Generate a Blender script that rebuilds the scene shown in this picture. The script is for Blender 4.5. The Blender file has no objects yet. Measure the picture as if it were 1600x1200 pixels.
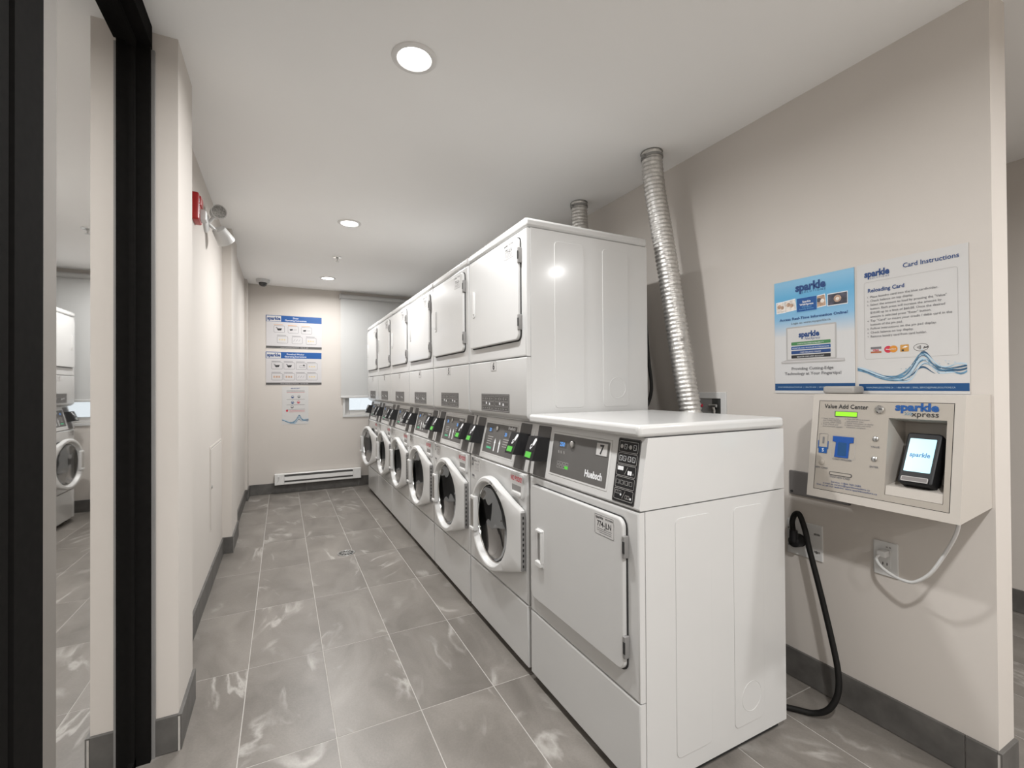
import bpy, bmesh, math, random
from mathutils import Vector, Matrix
random.seed(7)
S = bpy.context.scene
COL = S.collection

# ------------------------------------------------------------------ camera
FPX, YAW, PITCH, ROLL, CAMH = 711.0, .468, .0070, .006, 1.2555
F0 = Vector((math.sin(YAW), math.cos(YAW), 0)); R0 = Vector((math.cos(YAW), -math.sin(YAW), 0)); U0 = Vector((0, 0, 1))
FW = F0*math.cos(PITCH) + U0*math.sin(PITCH); UP = -F0*math.sin(PITCH) + U0*math.cos(PITCH)
RR = R0*math.cos(ROLL) - UP*math.sin(ROLL); UU = R0*math.sin(ROLL) + UP*math.cos(ROLL)
cd = bpy.data.cameras.new('camera'); cam = bpy.data.objects.new('camera', cd); COL.objects.link(cam)
cd.sensor_width = 36; cd.lens = FPX/1600*36; cd.clip_start = .02
cam.matrix_world = Matrix(((RR.x, UU.x, -FW.x, 0), (RR.y, UU.y, -FW.y, 0), (RR.z, UU.z, -FW.z, CAMH), (0, 0, 0, 1)))
S.camera = cam
# ------------------------------------------------------------------ world, exposure
W = bpy.data.worlds.new('world'); S.world = W; W.use_nodes = True
W.node_tree.nodes['Background'].inputs[0].default_value = (.97, .985, 1.0, 1)
W.node_tree.nodes['Background'].inputs[1].default_value = 0.5
S.view_settings.view_transform = 'Standard'; S.view_settings.look = 'None'
S.view_settings.gamma = 1; S.view_settings.use_curve_mapping = False
S.view_settings.exposure = 1.2
LAMP_W = 21.0
LAMP_COL = (1.0, .992, .982)
LOBBY_FILL = [(2.6, -.6, 'added round fill light in the corridor ceiling, out of view'), (.445, -2.15, 'added round fill light at the left of the lobby behind the viewer'), (2.6, -2.3, 'added round fill light at the right of the lobby behind the viewer')]  # unseen lamps added as fill to brighten ceiling and walls
LAMPS = [(.445, -.25, .80), (.445, 1.675, .46), (.453, 3.575, .56), (.46, 5.47, .40)]

# ------------------------------------------------------------------ materials
MATS = {}
def mat(name, col, rough=.5, metal=0, var=.03, scale=6, bump=0, bscale=200, emit=None, estr=1, coat=0, spec=.5):
    if name in MATS: return MATS[name]
    m = bpy.data.materials.new(name); m.use_nodes = True; nt = m.node_tree; b = nt.nodes['Principled BSDF']
    tc = nt.nodes.new('ShaderNodeTexCoord'); nz = nt.nodes.new('ShaderNodeTexNoise')
    nz.inputs['Scale'].default_value = scale; nz.inputs['Detail'].default_value = 3
    nt.links.new(tc.outputs['Object'], nz.inputs['Vector'])
    rp = nt.nodes.new('ShaderNodeValToRGB'); nt.links.new(nz.outputs['Fac'], rp.inputs[0])
    rp.color_ramp.elements[0].position = .3; rp.color_ramp.elements[1].position = .7
    rp.color_ramp.elements[0].color = [c*(1-var) for c in col]+[1]
    rp.color_ramp.elements[1].color = [min(1, c*(1+var)) for c in col]+[1]
    nt.links.new(rp.outputs[0], b.inputs['Base Color'])
    b.inputs['Roughness'].default_value = rough; b.inputs['Metallic'].default_value = metal
    b.inputs['Coat Weight'].default_value = coat; b.inputs['Coat Roughness'].default_value = .12
    b.inputs['Specular IOR Level'].default_value = spec
    if bump:
        n2 = nt.nodes.new('ShaderNodeTexNoise'); n2.inputs['Scale'].default_value = bscale; nt.links.new(tc.outputs['Object'], n2.inputs['Vector'])
        bp = nt.nodes.new('ShaderNodeBump'); bp.inputs['Strength'].default_value = bump; bp.inputs['Distance'].default_value = .002
        nt.links.new(n2.outputs['Fac'], bp.inputs['Height']); nt.links.new(bp.outputs[0], b.inputs['Normal'])
    if emit:
        b.inputs['Emission Color'].default_value = (*emit, 1); b.inputs['Emission Strength'].default_value = estr
    MATS[name] = m; return m

WALL = mat('wall_paint', (.60, .562, .522), .75, var=.012, scale=2, bump=.06, bscale=350)
CEIL = mat('ceiling_paint', (.95, .945, .935), .85, var=.01, scale=2, bump=.08, bscale=300)
ENAM = mat('white_enamel', (.59, .59, .583), .26, var=.008, scale=3, coat=.25)
ENAM2 = mat('white_plastic', (.62, .62, .612), .38, var=.01)
GROUT = mat('grout', (.46, .44, .415), .9, var=.06, scale=40)
BBTILE = mat('baseboard_tile', (.105, .100, .094), .5, var=.22, scale=14, bump=.1)
BLACKF = mat('black_frame_metal', (.010, .0095, .009), .8, var=.1, scale=60, spec=.02)
BLACKP = mat('black_plastic', (.010, .010, .011), .45, var=.08, spec=.25)
RUBBER = mat('black_rubber', (.009, .0085, .008), .6, var=.1, spec=.2)
DARK = mat('dark_gap', (.02, .02, .02), .8)
CHARC = mat('charcoal_strip', (.085, .082, .08), .5, var=.04)
PANELG = mat('panel_grey', (.11, .106, .102), .45, var=.04)
LABELG = mat('label_dark_grey', (.075, .072, .07), .5, var=.05)
MIDG = mat('mid_grey', (.24, .235, .23), .5, var=.05)
LINEG = mat('line_grey', (.42, .41, .40), .5)
STEEL = mat('steel', (.55, .55, .54), .3, 1, var=.06, scale=30)
CHROME = mat('chrome', (.75, .75, .74), .15, 1)
PAPER = mat('paper_white', (.58, .572, .562), .55, var=.012)
PAPER2 = mat('sign_board', (.56, .545, .55), .45, var=.012)
NUMW = mat('number_tag', (.55, .54, .53), .5)
INK = mat('black_ink', (.02, .02, .022), .6)
INKG = mat('grey_ink', (.16, .16, .17), .6)
NAVY = mat('navy_ink', (.012, .055, .20), .55)
BLUE = mat('blue_ink', (.003, .075, .28), .5)
BLUE2 = mat('footer_blue', (.004, .062, .19), .5)
LBLUE = mat('light_blue_ink', (.18, .47, .75), .5)
TEAL = mat('splash_blue', (.10, .22, .33), .5, var=.4, scale=60)
PALEB = mat('pale_blue_print', (.45, .58, .68), .5, var=.1)
GREENI = mat('green_ink', (.06, .22, .08), .5)
REDI = mat('red_ink', (.55, .03, .06), .5)
ORANGE = mat('orange_ink', (.62, .25, .03), .5)
YELLOWI = mat('yellow_ink', (.62, .50, .25), .5)
SKINP = mat('photo_tan', (.45, .30, .21), .5, var=.3, scale=90)
PHOTOW = mat('photo_pale', (.68, .63, .58), .5, var=.25, scale=70)
PHOTOD = mat('photo_dark', (.05, .05, .07), .5, var=.6, scale=60)
WHITEI = mat('white_ink', (.82, .83, .85), .5)
RED = mat('red_housing', (.42, .012, .012), .35, var=.05)
LCDG = mat('green_lcd', (.02, .05, .01), .4, emit=(.10, .62, .06), estr=.38)
LCDY = mat('lime_lcd', (.05, .08, .01), .4, emit=(.33, .92, .02), estr=.45)
LEDB = mat('blue_led', (.02, .03, .05), .4, emit=(.10, .40, 1.0), estr=.5)
SCREEN = mat('screen_glow', (.05, .05, .05), .3, emit=(.42, .84, .97), estr=.55)
SCRINK = mat('screen_ink', (.01, .08, .2), .4, emit=(.0, .10, .28), estr=.3)
LENS = mat('lamp_lens', (.9, .9, .9), .4, emit=(1.0, .985, .96), estr=6)
TRIM = mat('lamp_trim', (.78, .77, .755), .5)
BOXP = mat('value_box_paint', (.50, .467, .425), .42, var=.015, bump=.08, bscale=500)
BOXF = mat('value_face_paint', (.385, .352, .308), .42, var=.015)
HOLD = mat('blue_holder', (.004, .07, .32), .4)
DUCTM = mat('duct_foil', (.64, .63, .61), .36, .9, var=.15, scale=60, bump=1.0, bscale=170)
BANDM = mat('duct_clamp', (.32, .32, .31), .4, .8)
PLATEG = mat('grey_plate', (.16, .15, .145), .5, .3)
BLIND = None
HEATM = mat('heater_paint', (.76, .755, .74), .4)
DRUM = mat('drum_steel', (.07, .07, .068), .4, .6, var=.2, scale=20)
GASKET = mat('gasket_grey', (.05, .05, .048), .6)

def stone():
    m = bpy.data.materials.new('stone_tile'); m.use_nodes = True; nt = m.node_tree; N = nt.nodes; L = nt.links; b = N['Principled BSDF']
    tc = N.new('ShaderNodeTexCoord'); oi = N.new('ShaderNodeObjectInfo'); ad = N.new('ShaderNodeVectorMath'); ad.operation = 'ADD'
    mu = N.new('ShaderNodeMath'); mu.operation = 'MULTIPLY'; mu.inputs[1].default_value = 57
    L.new(oi.outputs['Random'], mu.inputs[0]); L.new(tc.outputs['Object'], ad.inputs[0]); L.new(mu.outputs[0], ad.inputs[1])
    mp = N.new('ShaderNodeMapping'); mp.inputs['Rotation'].default_value = (0, 0, .6); mp.inputs['Scale'].default_value = (1.0, .55, 1); L.new(ad.outputs[0], mp.inputs[0])
    n1 = N.new('ShaderNodeTexNoise'); n1.inputs['Scale'].default_value = 4.5; n1.inputs['Detail'].default_value = 8; n1.inputs['Distortion'].default_value = .9; L.new(mp.outputs[0], n1.inputs['Vector'])
    r1 = N.new('ShaderNodeValToRGB'); L.new(n1.outputs['Fac'], r1.inputs[0])
    e = r1.color_ramp.elements; e[0].position = .28; e[0].color = (.148, .134, .119, 1); e[1].position = .74; e[1].color = (.250, .230, .208, 1)
    # pale veins
    n2 = N.new('ShaderNodeTexNoise'); n2.inputs['Scale'].default_value = 2.0; n2.inputs['Detail'].default_value = 6; n2.inputs['Distortion'].default_value = 1.6; L.new(mp.outputs[0], n2.inputs['Vector'])
    r2 = N.new('ShaderNodeValToRGB'); L.new(n2.outputs['Fac'], r2.inputs[0])
    e = r2.color_ramp.elements; e[0].position = .465; e[0].color = (0, 0, 0, 1); e[1].position = .535; e[1].color = (0, 0, 0, 1)
    q = e.new(.5); q.color = (1, 1, 1, 1)
    n3 = N.new('ShaderNodeTexNoise'); n3.inputs['Scale'].default_value = 5; L.new(mp.outputs[0], n3.inputs['Vector'])
    r3 = N.new('ShaderNodeValToRGB'); L.new(n3.outputs['Fac'], r3.inputs[0]); r3.color_ramp.elements[0].position = .52; r3.color_ramp.elements[1].position = .66
    m3 = N.new('ShaderNodeMath'); m3.operation = 'MULTIPLY'; L.new(r2.outputs[0], m3.inputs[0]); L.new(r3.outputs[0], m3.inputs[1])
    m4 = N.new('ShaderNodeMath'); m4.operation = 'MULTIPLY'; m4.inputs[1].default_value = .62; L.new(m3.outputs[0], m4.inputs[0])
    mx = N.new('ShaderNodeMixRGB'); L.new(m4.outputs[0], mx.inputs[0]); L.new(r1.outputs[0], mx.inputs[1]); mx.inputs[2].default_value = (.52, .50, .47, 1)
    # fine grain
    n5 = N.new('ShaderNodeTexNoise'); n5.inputs['Scale'].default_value = 140; n5.inputs['Detail'].default_value = 2; L.new(ad.outputs[0], n5.inputs['Vector'])
    r5 = N.new('ShaderNodeValToRGB'); L.new(n5.outputs['Fac'], r5.inputs[0]); r5.color_ramp.elements[0].color = (.86, .86, .86, 1); r5.color_ramp.elements[1].color = (1.1, 1.1, 1.1, 1)
    mm = N.new('ShaderNodeMixRGB'); mm.blend_type = 'MULTIPLY'; mm.inputs[0].default_value = 1; L.new(mx.outputs[0], mm.inputs[1]); L.new(r5.outputs[0], mm.inputs[2])
    # per tile tone
    hv = N.new('ShaderNodeHueSaturation'); mr = N.new('ShaderNodeMapRange'); L.new(oi.outputs['Random'], mr.inputs[0]); mr.inputs[3].default_value = .93; mr.inputs[4].default_value = 1.07
    L.new(mr.outputs[0], hv.inputs['Value']); L.new(mm.outputs[0], hv.inputs['Color']); L.new(hv.outputs[0], b.inputs['Base Color'])
    b.inputs['Roughness'].default_value = .34
    bp = N.new('ShaderNodeBump'); bp.inputs['Strength'].default_value = .12; bp.inputs['Distance'].default_value = .002; L.new(n5.outputs['Fac'], bp.inputs['Height']); L.new(bp.outputs[0], b.inputs['Normal'])
    return m
STONE = stone()

def glassy(name, tint, refl, rough=.02, gain=1.0):
    m = bpy.data.materials.new(name); m.use_nodes = True; nt = m.node_tree; N = nt.nodes; L = nt.links
    N.remove(N['Principled BSDF']); o = N['Material Output']
    t = N.new('ShaderNodeBsdfTransparent'); t.inputs[0].default_value = (*tint, 1)
    g = N.new('ShaderNodeBsdfGlossy'); g.inputs['Roughness'].default_value = rough
    lw = N.new('ShaderNodeFresnel'); lw.inputs[0].default_value = refl
    ml = N.new('ShaderNodeMath'); ml.operation = 'MULTIPLY'; ml.inputs[1].default_value = gain; L.new(lw.outputs[0], ml.inputs[0])
    mx = N.new('ShaderNodeMixShader'); L.new(ml.outputs[0], mx.inputs[0]); L.new(t.outputs[0], mx.inputs[1]); L.new(g.outputs[0], mx.inputs[2]); L.new(mx.outputs[0], o.inputs[0])
    return m
DOORGLASS = glassy('smoked_door_glass', (.20, .20, .195), 1.5, gain=.4)
CLEARGLASS = glassy('clear_glass', (.9, .93, .95), 1.45)
MIRRORG = mat('reflective_glass', (.86, .855, .845), .02, 1, var=.004)
def blindmat():
    m = bpy.data.materials.new('blind_fabric'); m.use_nodes = True; nt = m.node_tree; N = nt.nodes; L = nt.links
    b = N['Principled BSDF']; o = N['Material Output']
    tc = N.new('ShaderNodeTexCoord'); w = N.new('ShaderNodeTexWave'); w.bands_direction = 'Z'; w.inputs['Scale'].default_value = 160; L.new(tc.outputs['Object'], w.inputs['Vector'])
    r = N.new('ShaderNodeValToRGB'); L.new(w.outputs['Fac'], r.inputs[0]); r.color_ramp.elements[0].color = (.64, .64, .63, 1); r.color_ramp.elements[1].color = (.68, .68, .67, 1)
    L.new(r.outputs[0], b.inputs['Base Color']); b.inputs['Roughness'].default_value = .8
    t = N.new('ShaderNodeBsdfTranslucent'); t.inputs[0].default_value = (.85, .85, .83, 1)
    mx = N.new('ShaderNodeMixShader'); mx.inputs[0].default_value = .25; L.new(b.outputs[0], mx.inputs[1]); L.new(t.outputs[0], mx.inputs[2]); L.new(mx.outputs[0], o.inputs[0])
    return m
BLIND = blindmat()
def gradient_paper():
    m = bpy.data.materials.new('poster_blue_fade'); m.use_nodes = True; nt = m.node_tree; N = nt.nodes; L = nt.links; b = N['Principled BSDF']
    tc = N.new('ShaderNodeTexCoord'); sx = N.new('ShaderNodeSeparateXYZ'); L.new(tc.outputs['Generated'], sx.inputs[0])
    r = N.new('ShaderNodeValToRGB'); L.new(sx.outputs['Z'], r.inputs[0]); e = r.color_ramp.elements
    e[0].position = .50; e[0].color = (.60, .60, .60, 1); e[1].position = .66; e[1].color = (.22, .45, .66, 1)
    q = e.new(.85); q.color = (.11, .38, .62, 1); q = e.new(.97); q.color = (.22, .46, .66, 1)
    L.new(r.outputs[0], b.inputs['Base Color']); b.inputs['Roughness'].default_value = .45
    return m
FADE = gradient_paper()

# ------------------------------------------------------------------ mesh helpers
class Fr:
    def __init__(s, o, a, b): s.o = Vector(o); s.a = Vector(a).normalized(); s.b = Vector(b).normalized(); s.n = s.a.cross(s.b)
    def __call__(s, u, v, d=0): return s.o + s.a*u + s.b*v + s.n*d
FRONT = Fr((0, 0, 0), (0, -1, 0), (0, 0, 1))                       # machine local: u to the right, v up, d towards the aisle
def rightwall(Y, Z, X=1.97): return Fr((X, Y, Z), (0, -1, 0), (0, 0, 1))
def backwall(X, Z, Y=6.15): return Fr((X, Y, Z), (1, 0, 0), (0, 0, 1))
def leftwall(Y, Z, X): return Fr((X, Y, Z), (0, 1, 0), (0, 0, 1))
def ceilfr(X, Y, Z=2.49): return Fr((X, Y, Z), (1, 0, 0), (0, -1, 0))

def rrect(u0, v0, u1, v1, r=0, seg=4):
    if r <= 0: return [(u0, v0), (u1, v0), (u1, v1), (u0, v1)]
    out = []
    for cx, cy, a0 in ((u1-r, v0+r, -90), (u1-r, v1-r, 0), (u0+r, v1-r, 90), (u0+r, v0+r, 180)):
        for i in range(seg+1):
            a = math.radians(a0+90*i/seg); out.append((cx+r*math.cos(a), cy+r*math.sin(a)))
    return out
def circ(cx, cy, r, n=24): return [(cx+r*math.cos(2*math.pi*i/n), cy+r*math.sin(2*math.pi*i/n)) for i in range(n)]
def shrink(p, b):
    n = len(p); out = []
    for i in range(n):
        a = Vector(p[i-1]); c = Vector(p[i]); d = Vector(p[(i+1) % n])
        e1 = (c-a); e2 = (d-c)
        if e1.length < 1e-9 or e2.length < 1e-9: out.append(tuple(c)); continue
        e1.normalize(); e2.normalize(); n1 = Vector((-e1.y, e1.x)); n2 = Vector((-e2.y, e2.x)); k = n1+n2
        den = max(.3, 1+n1.dot(n2)); q = c+k*(b/den); out.append((q.x, q.y))
    return out
TXT = {}
class MB:
    def __init__(s): s.v = []; s.f = []; s.m = []; s.mats = []; s.caps = []
    def mi(s, m):
        if m not in s.mats: s.mats.append(m)
        return s.mats.index(m)
    def add(s, vs, fs, m):
        k = len(s.v); s.v += [tuple(v) for v in vs]; i = s.mi(m)
        for f in fs: s.f.append([k+j for j in f]); s.m.append(i)
        return s
    def rings(s, rr, m, cap0=True, cap1=True, closed=True):
        n = len(rr[0]); vs = [v for r in rr for v in r]; fs = []
        for i in range(len(rr)-1):
            for j in range(n if closed else n-1):
                a = i*n+j; b = i*n+(j+1) % n; fs.append([a, b, b+n, a+n])
        k = len(s.f)
        if cap0: fs.append(list(range(n))[::-1]); s.caps.append(k+len(fs)-1)
        if cap1: fs.append([(len(rr)-1)*n+j for j in range(n)]); s.caps.append(k+len(fs)-1)
        return s.add(vs, fs, m)
    def prism(s, F, p, d0, d1, m, bev=0, back=True):
        rr = [[F(u, v, d0) for u, v in p]]
        if bev > 0:
            sg = 1 if d1 > d0 else -1
            rr.append([F(u, v, d1-sg*bev) for u, v in p])
            rr.append([F(u, v, d1-sg*bev*.3) for u, v in shrink(p, bev*.3)])
            rr.append([F(u, v, d1) for u, v in shrink(p, bev)])
        else: rr.append([F(u, v, d1) for u, v in p])
        return s.rings(rr, m, cap0=back)
    def flat(s, F, p, d, m): return s.add([F(u, v, d) for u, v in p], [list(range(len(p)))], m)
    def outline(s, F, p, w, d, m):
        q = shrink(p, w); n = len(p)
        return s.add([F(u, v, d) for u, v in p]+[F(u, v, d) for u, v in q], [[i, (i+1) % n, n+(i+1) % n, n+i] for i in range(n)], m)
    def line(s, F, a, b, w, d, m):
        a = Vector(a); b = Vector(b); t = (b-a).normalized(); k = Vector((-t.y, t.x))*w/2
        return s.flat(F, [tuple(a-k), tuple(b-k), tuple(b+k), tuple(a+k)], d, m)
    def box(s, lo, hi, m, skip=()):
        x0, y0, z0 = lo; x1, y1, z1 = hi
        v = [(x0, y0, z0), (x1, y0, z0), (x1, y1, z0), (x0, y1, z0), (x0, y0, z1), (x1, y0, z1), (x1, y1, z1), (x0, y1, z1)]
        fs = {'z0': [3, 2, 1, 0], 'z1': [4, 5, 6, 7], 'y0': [0, 1, 5, 4], 'x1': [1, 2, 6, 5], 'y1': [2, 3, 7, 6], 'x0': [3, 0, 4, 7]}
        return s.add(v, [f for k, f in fs.items() if k not in skip], m)
    def rbox(s, lo, hi, r, m, seg=2):
        bm = bmesh.new(); bmesh.ops.create_cube(bm, size=1)
        for v in bm.verts: v.co = Vector([(lo[i]+hi[i])/2 + v.co[i]*(hi[i]-lo[i]) for i in range(3)])
        bmesh.ops.bevel(bm, geom=bm.edges[:], offset=r, segments=seg, affect='EDGES', profile=.5)
        bm.verts.index_update(); bm.normal_update(); bm.faces.ensure_lookup_table()
        s.caps += [len(s.f)+i for i, f in enumerate(bm.faces) if max(abs(c) for c in f.normal) > .9999]
        s.add([v.co[:] for v in bm.verts], [[v.index for v in f.verts] for f in bm.faces], m); bm.free(); return s
    def tube(s, pts, r, m, seg=10, caps=True, rf=None):
        pts = [Vector(p) for p in pts]; rr = []; t0 = None; nrm = None
        for i, p in enumerate(pts):
            t = (pts[min(i+1, len(pts)-1)]-pts[max(i-1, 0)]).normalized()
            if nrm is None: nrm = t.orthogonal().normalized()
            else: nrm = (nrm - t*nrm.dot(t)).normalized()
            bn = t.cross(nrm); ring = []
            for j in range(seg):
                a = 2*math.pi*j/seg; q = rf(i, j) if rf else r; ring.append(p+(nrm*math.cos(a)+bn*math.sin(a))*q)
            rr.append(ring)
        return s.rings(rr, m, caps, caps)
    def lathe(s, F, c, prof, m, seg=28, cap0=False, cap1=False):
        return s.rings([[F(c[0]+r*math.cos(2*math.pi*j/seg), c[1]+r*math.sin(2*math.pi*j/seg), d) for j in range(seg)] for r, d in prof], m, cap0, cap1)
    def text(s, F, t, u, v, size, m, d=.0012, al='LEFT', bold=0., shear=0., width=None, lead=1.0, ang=0):
        key = (t, al, bold, shear, lead)
        if key not in TXT:
            c = bpy.data.curves.new('t', 'FONT'); c.body = t; c.align_x = al; c.offset = bold; c.shear = shear; c.resolution_u = 2; c.space_line = lead; c.fill_mode = 'FRONT'
            o = bpy.data.objects.new('t', c); COL.objects.link(o)
            me = bpy.data.meshes.new_from_object(o)
            TXT[key] = ([x.co[:2] for x in me.vertices], [list(p.vertices) for p in me.polygons])
            bpy.data.objects.remove(o); bpy.data.curves.remove(c); bpy.data.meshes.remove(me)
        vs, fs = TXT[key]
        if not vs: return s
        sx = size
        if width: w = max(x for x, y in vs)-min(x for x, y in vs); sx = width/w
        ca, sa = math.cos(ang), math.sin(ang)
        return s.add([F(u+x*sx*ca-y*size*sa, v+x*sx*sa+y*size*ca, d) for x, y in vs], fs, m)
    def build(s, name, parent=None, smooth=True, loc=None, ang=38, recalc=True):
        me = bpy.data.meshes.new(name); me.from_pydata(s.v, [], s.f)
        for m in s.mats: me.materials.append(m)
        me.polygons.foreach_set('material_index', s.m)
        if recalc:
            bm = bmesh.new(); bm.from_mesh(me); bmesh.ops.recalc_face_normals(bm, faces=bm.faces); bm.to_mesh(me); bm.free()
        if smooth:
            me.polygons.foreach_set('use_smooth', [True]*len(me.polygons)); me.set_sharp_from_angle(angle=math.radians(ang))
            if s.caps:
                ek = {tuple(sorted(e.vertices)): e.index for e in me.edges}
                for fi in s.caps:
                    for kx in me.polygons[fi].edge_keys: me.edges[ek[tuple(sorted(kx))]].use_edge_sharp = True
        me.update()
        o = bpy.data.objects.new(name, me); COL.objects.link(o)
        if parent: o.parent = parent
        if loc: o.location = loc
        return o
class Lettering:
    """every call to text() becomes a part of its own"""
    def __init__(s, parent): s.p = parent
    def text(s, F, t, *a, name='lettering', **k):
        q = MB(); q.text(F, t, *a, **k); return q.build(name, s.p, smooth=False, recalc=False)
def tag(o, label, cat, group=None):
    o['label'] = label; o['category'] = cat
    if group: o['group'] = group
    return o
def struct(o, label=None, cat=None):
    o['kind'] = 'structure'
    if label: o['label'] = label
    if cat: o['category'] = cat
    return o
def empty(name, loc=(0, 0, 0)):
    o = bpy.data.objects.new(name, None); o.location = loc; o.empty_display_size = .1; COL.objects.link(o); return o
def copy_tree(o, parent=None):
    c = o.copy(); COL.objects.link(c); c.parent = parent
    for k in ('label', 'group'):
        pass
    for ch in list(o.children): copy_tree(ch, c)
    return c
def spline(P, n=10):
    P = [Vector(p) for p in P]; Q = [P[0]*2-P[1]]+P+[P[-1]*2-P[-2]]; out = []
    for i in range(1, len(Q)-2):
        a, b, c, d = Q[i-1:i+3]
        for k in range(n):
            t = k/n; out.append(.5*((2*b)+(c-a)*t+(2*a-5*b+4*c-d)*t*t+(3*b-a-3*c+d)*t**3))
    out.append(P[-1]); return out

# ================================================================== THE SETTING
CZ = 2.49; XR = 1.97; YB = 6.15
XE, YN = 3.62, -3.1
m = MB(); m.box((-1.0, YN-.2, -.12), (XE+.2, YB+.3, -.0009), GROUT); floor = struct(m.build('floor'), 'grey stone tiled floor with pale grout lines', 'floor')
TX, TY, TW, TL = -.137, 2.365, .3095, .6115
tm = MB(); tm.prism(Fr((0, 0, 0), (1, 0, 0), (0, 1, 0)), rrect(.0016, .0016, TW-.0016, TL-.0016), -.004, 0, STONE, bev=.0008, back=False)
t0 = None
for i in range(-2, 13):
    for j in range(-8, 7):
        x, y = TX+i*TW, TY+j*TL
        if x > XE+.05 or y > YB+.05: continue
        if t0 is None: t0 = tm.build('tile', floor, smooth=False); o = t0
        else: o = t0.copy(); COL.objects.link(o); o.parent = floor
        o.location = (x, y, 0)
m = MB(); m.box((-1.0, YN-.2, CZ), (XE+.2, YB+.3, CZ+.12), CEIL); struct(m.build('ceiling'), 'plain white painted ceiling with recessed round lights', 'ceiling')
# left wall with three shallow piers
prof = [(-.9, YB), (-.9, 1.955), (-.325, 1.955), (-.325, 2.235), (-.408, 2.235), (-.408, 4.095), (-.345, 4.095), (-.345, 4.56), (-.374, 4.56), (-.374, 5.90), (-.350, 5.90), (-.350, YB)]
m = MB(); m.prism(Fr((0, 0, 0), (1, 0, 0), (0, 1, 0)), prof, 0, CZ, WALL); struct(m.build('wall_left', smooth=False), 'beige painted side wall stepped with shallow piers', 'wall')
m = MB(); m.box((-.9, YN, 0), (-.432, 1.1015, CZ), WALL); m.box((-.9, 1.1015, 0), (-.432, 1.312, CZ), mat('shaded_wall_strip', (.20, .185, .168), .7)); m.box((-.9, 1.312, 0), (-.47, 1.955, CZ), WALL); struct(m.build('wall_entry', smooth=False), 'beige painted wall strip between black frame and glass panel', 'wall')  # beige strip beside the glass, its shade put into a darker colour
# right wall, partition ending at the corridor
m = MB(); m.box((XR, .585, 0), (2.088, YB, CZ), WALL); struct(m.build('wall_right', smooth=False), 'beige painted wall behind the machines ending at an open corner', 'wall')
WX0, WX1, WZ0, WZ1 = .72, 1.72, .915, 2.36
m = MB()
for lo, hi in (((-.9, YB, 0), (WX0, YB+.2, CZ)), ((WX1, YB, 0), (XE+.2, YB+.2, CZ)), ((WX0, YB, 0), (WX1, YB+.2, WZ0)), ((WX0, YB, WZ1), (WX1, YB+.2, CZ))): m.box(lo, hi, WALL)
struct(m.build('wall_back', smooth=False), 'beige painted end wall with signs and a window', 'wall')
m = MB(); m.box((XE, YN, 0), (XE+.15, YB, CZ), WALL); struct(m.build('wall_hall', smooth=False), 'beige corridor wall seen past the open corner', 'wall')
m = MB(); m.box((-.9, YN-.15, 0), (XE+.15, YN, CZ), WALL); struct(m.build('wall_front', smooth=False), 'plain beige lobby wall behind the viewer', 'wall')

# tiled baseboards, each tile a piece
def baseboard(name, label, runs):
    base = None
    mb = MB()
    for (x0, y0), (x1, y1), (nx, ny) in runs:      # backing strip
        mb.add([(x0, y0, 0), (x1, y1, 0), (x1, y1, .118), (x0, y0, .118), (x0+nx*.006, y0+ny*.006, 0), (x1+nx*.006, y1+ny*.006, 0), (x1+nx*.006, y1+ny*.006, .118), (x0+nx*.006, y0+ny*.006, .118)],
               [[0, 1, 2, 3], [4, 5, 6, 7], [3, 2, 6, 7], [0, 3, 7, 4], [1, 2, 6, 5]], GROUT)
    base = struct(mb.build(name, smooth=False), label, 'baseboard')
    for (x0, y0), (x1, y1), (nx, ny) in runs:
        a = Vector((x0, y0, 0)); b = Vector((x1, y1, 0)); L = (b-a).length; t = (b-a)/L; s = 0
        F = Fr(a, t, (0, 0, 1))
        if F.n.dot(Vector((nx, ny, 0))) < 0: F = Fr(b, -t, (0, 0, 1))
        while s < L-1e-4:
            e = min(L, s+.61)
            q = MB(); q.prism(F, rrect(s+.001, .002, e-.001, .124), .0, .011, BBTILE, bev=.0015); q.build('baseboard_tile', base, smooth=False); s = e
baseboard('baseboard_left', 'dark grey tile baseboard along the stepped side wall', [((-.392, 1.955), (-.325, 1.955), (0, -1)), ((-.325, 1.944), (-.325, 2.235), (1, 0)), ((-.408, 2.235), (-.408, 4.095), (1, 0)),
    ((-.408, 4.095), (-.334, 4.095), (0, -1)), ((-.345, 4.095), (-.345, 4.56), (1, 0)), ((-.374, 4.56), (-.374, 5.90), (1, 0)), ((-.374, 5.90), (-.339, 5.90), (0, -1)), ((-.350, 5.90), (-.350, YB), (1, 0))])
baseboard('baseboard_back', 'dark grey tile baseboard under the heater on the end wall', [((-.339, YB), (XR, YB), (0, -1))])
baseboard('baseboard_right', 'dark grey tile baseboard behind the machines', [((XR, .585), (XR, YB), (-1, 0)), ((XR-.011, .585), (2.088, .585), (0, -1))])
baseboard('baseboard_hall', 'dark grey tile baseboard along the corridor wall', [((XE, -1.2), (XE, 3.5), (-1, 0))])

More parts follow.
